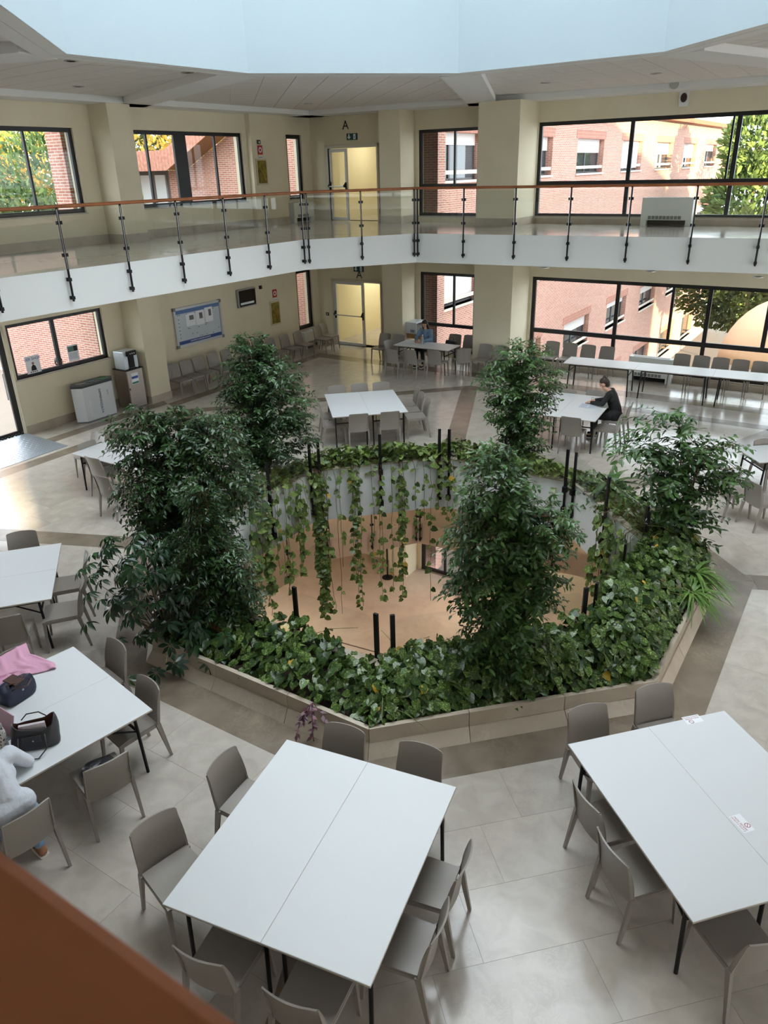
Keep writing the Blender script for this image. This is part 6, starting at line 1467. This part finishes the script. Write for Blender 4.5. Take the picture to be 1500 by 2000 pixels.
# papers of the reading woman
def sheet(px, py, w_, h_, ang, label, m, name='paper_sheet', t=.002, cat='paper'):
    p = gp(px,py,TT); r = empty(name, (p[0],p[1],TT), ang, label, cat); MB().box(-w_/2,w_/2,-h_/2,h_/2,0,t).build('pages', m, r); return r
bk = sheet(1149,793,.34,.30,D(-28),'open printed booklet in front of the reading person',mat('page_grey', srgb(206,210,222), .7),'open_booklet',.008,'booklet')
for i in range(9): MB().box(-.15,-.02,-.12+i*.028,-.112+i*.028,.008,.0085).box(.02,.15,-.12+i*.028,-.112+i*.028,.008,.0085).build('text_line', mat('print_line2', srgb(140,146,164), .7), bk)
sheet(1172,787,.13,.13,D(-20),'yellow note pad under the hands of the reading person',mat('note_yellow', srgb(236,228,150), .7),'note_pad',.012,'note pad')
p = gp(1163.5,787.5,TT); pn = empty('pen', (p[0],p[1],TT+.006), D(-60), 'dark pen between booklet and note pad', 'pen'); MB().tube([(-.06,0,0),(.055,0,0),(.07,0,0)], [.006,.006,.001], 8).build('pen_body', BLKM2 if 'BLKM2' in globals() else BLACKM, pn); MB().bar((-.06,.007,.002),(-.02,.007,.002),.003,.003).build('pen_clip', STEEL, pn)
p = gp(1161,780.5,TT); gs = empty('eyeglasses', (p[0],p[1],TT), D(-20), 'folded dark eyeglasses on the table of the reading person', 'glasses')
for sx in (-.035,.035): MB().tube([(sx+.026*math.cos(t),0,.024+.02*math.sin(t)) for t in np.linspace(0,6.28,15)], .0025, 6).build('lens_rim', BLACKM, gs); MB().tube([(sx*1.75,0,.03),(sx*1.8,.06,.02),(sx*1.75,.13,.006)], .0025, 6).build('temple', BLACKM, gs)
# stickers on the right table
def sticker(px, py, dx, dy, label):
    p, q = gp(px,py,TT), gp(px+dx,py+dy,TT); a = math.atan2(q[1]-p[1],q[0]-p[0]); r = empty('table_sticker', (p[0],p[1],TT-.0005), a, label, 'sticker')
    MB().box(-.085,.085,-.05,.05,0,.0012).build('sticker_sheet', PAPER, r); mb = MB()
    for i in range(24):
        t0, t1 = 2*math.pi*i/24, 2*math.pi*(i+1)/24; mb.add([(.018*math.cos(t0)+.03,.018*math.sin(t0)*1+.026,.0014),(.023*math.cos(t0)+.03,.023*math.sin(t0)+.026,.0014),(.023*math.cos(t1)+.03,.023*math.sin(t1)+.026,.0014),(.018*math.cos(t1)+.03,.018*math.sin(t1)+.026,.0014)],[(0,1,2,3)])
    mb.add([(.017,.037,.0014),(.02,.04,.0014),(.043,.015,.0014),(.04,.012,.0014)],[(3,2,1,0)]); mb.build('no_symbol', INKR, r)
    for txt, y, sz in (('NON SEDERE', -.012, .024),('QUESTO POSTO', -.034, .021)): o = link('lettering', textmesh(txt, sz, INKR, .0001), r); o.location = (0,y,.0015)
sticker(1449,1608,20,21,'white no sitting sticker in the middle of the right table'); sticker(1353,1405,-20,4,'white no sitting sticker at the far edge of the right table')
# standing sign on the basement floor
p = gp(757,1128,-7.9); sg = empty('standing_sign', (p[0],p[1],-7.9), ANG_R, 'black standing sign with a white ring far below, between vines', 'sign'); MB().tube([(0,0,.02),(0,0,1.9)], .03, 8).build('pole', BLACKM, sg); MB().lathe([(.2,0),(.2,.02),(.03,.03)], 18).build('foot', BLACKM, sg)
sp_ = MB().box(-.42,-.03,-.02,.02,1.15,1.75).build('sign_panel', BLACKM, sg); mb = MB()
for i in range(20):
    t0, t1 = 2*math.pi*i/20, 2*math.pi*(i+1)/20; mb.add([(-.22+r_*math.cos(t),-.022,1.5+r_*math.sin(t)) for r_,t in ((.05,t0),(.10,t0),(.10,t1),(.05,t1))],[(0,1,2,3)])
mb.build('ring_symbol', PAPER, sp_); MB().box(-.36,-.09,-.022,-.02,1.24,1.29).build('text_line', PAPER, sp_)
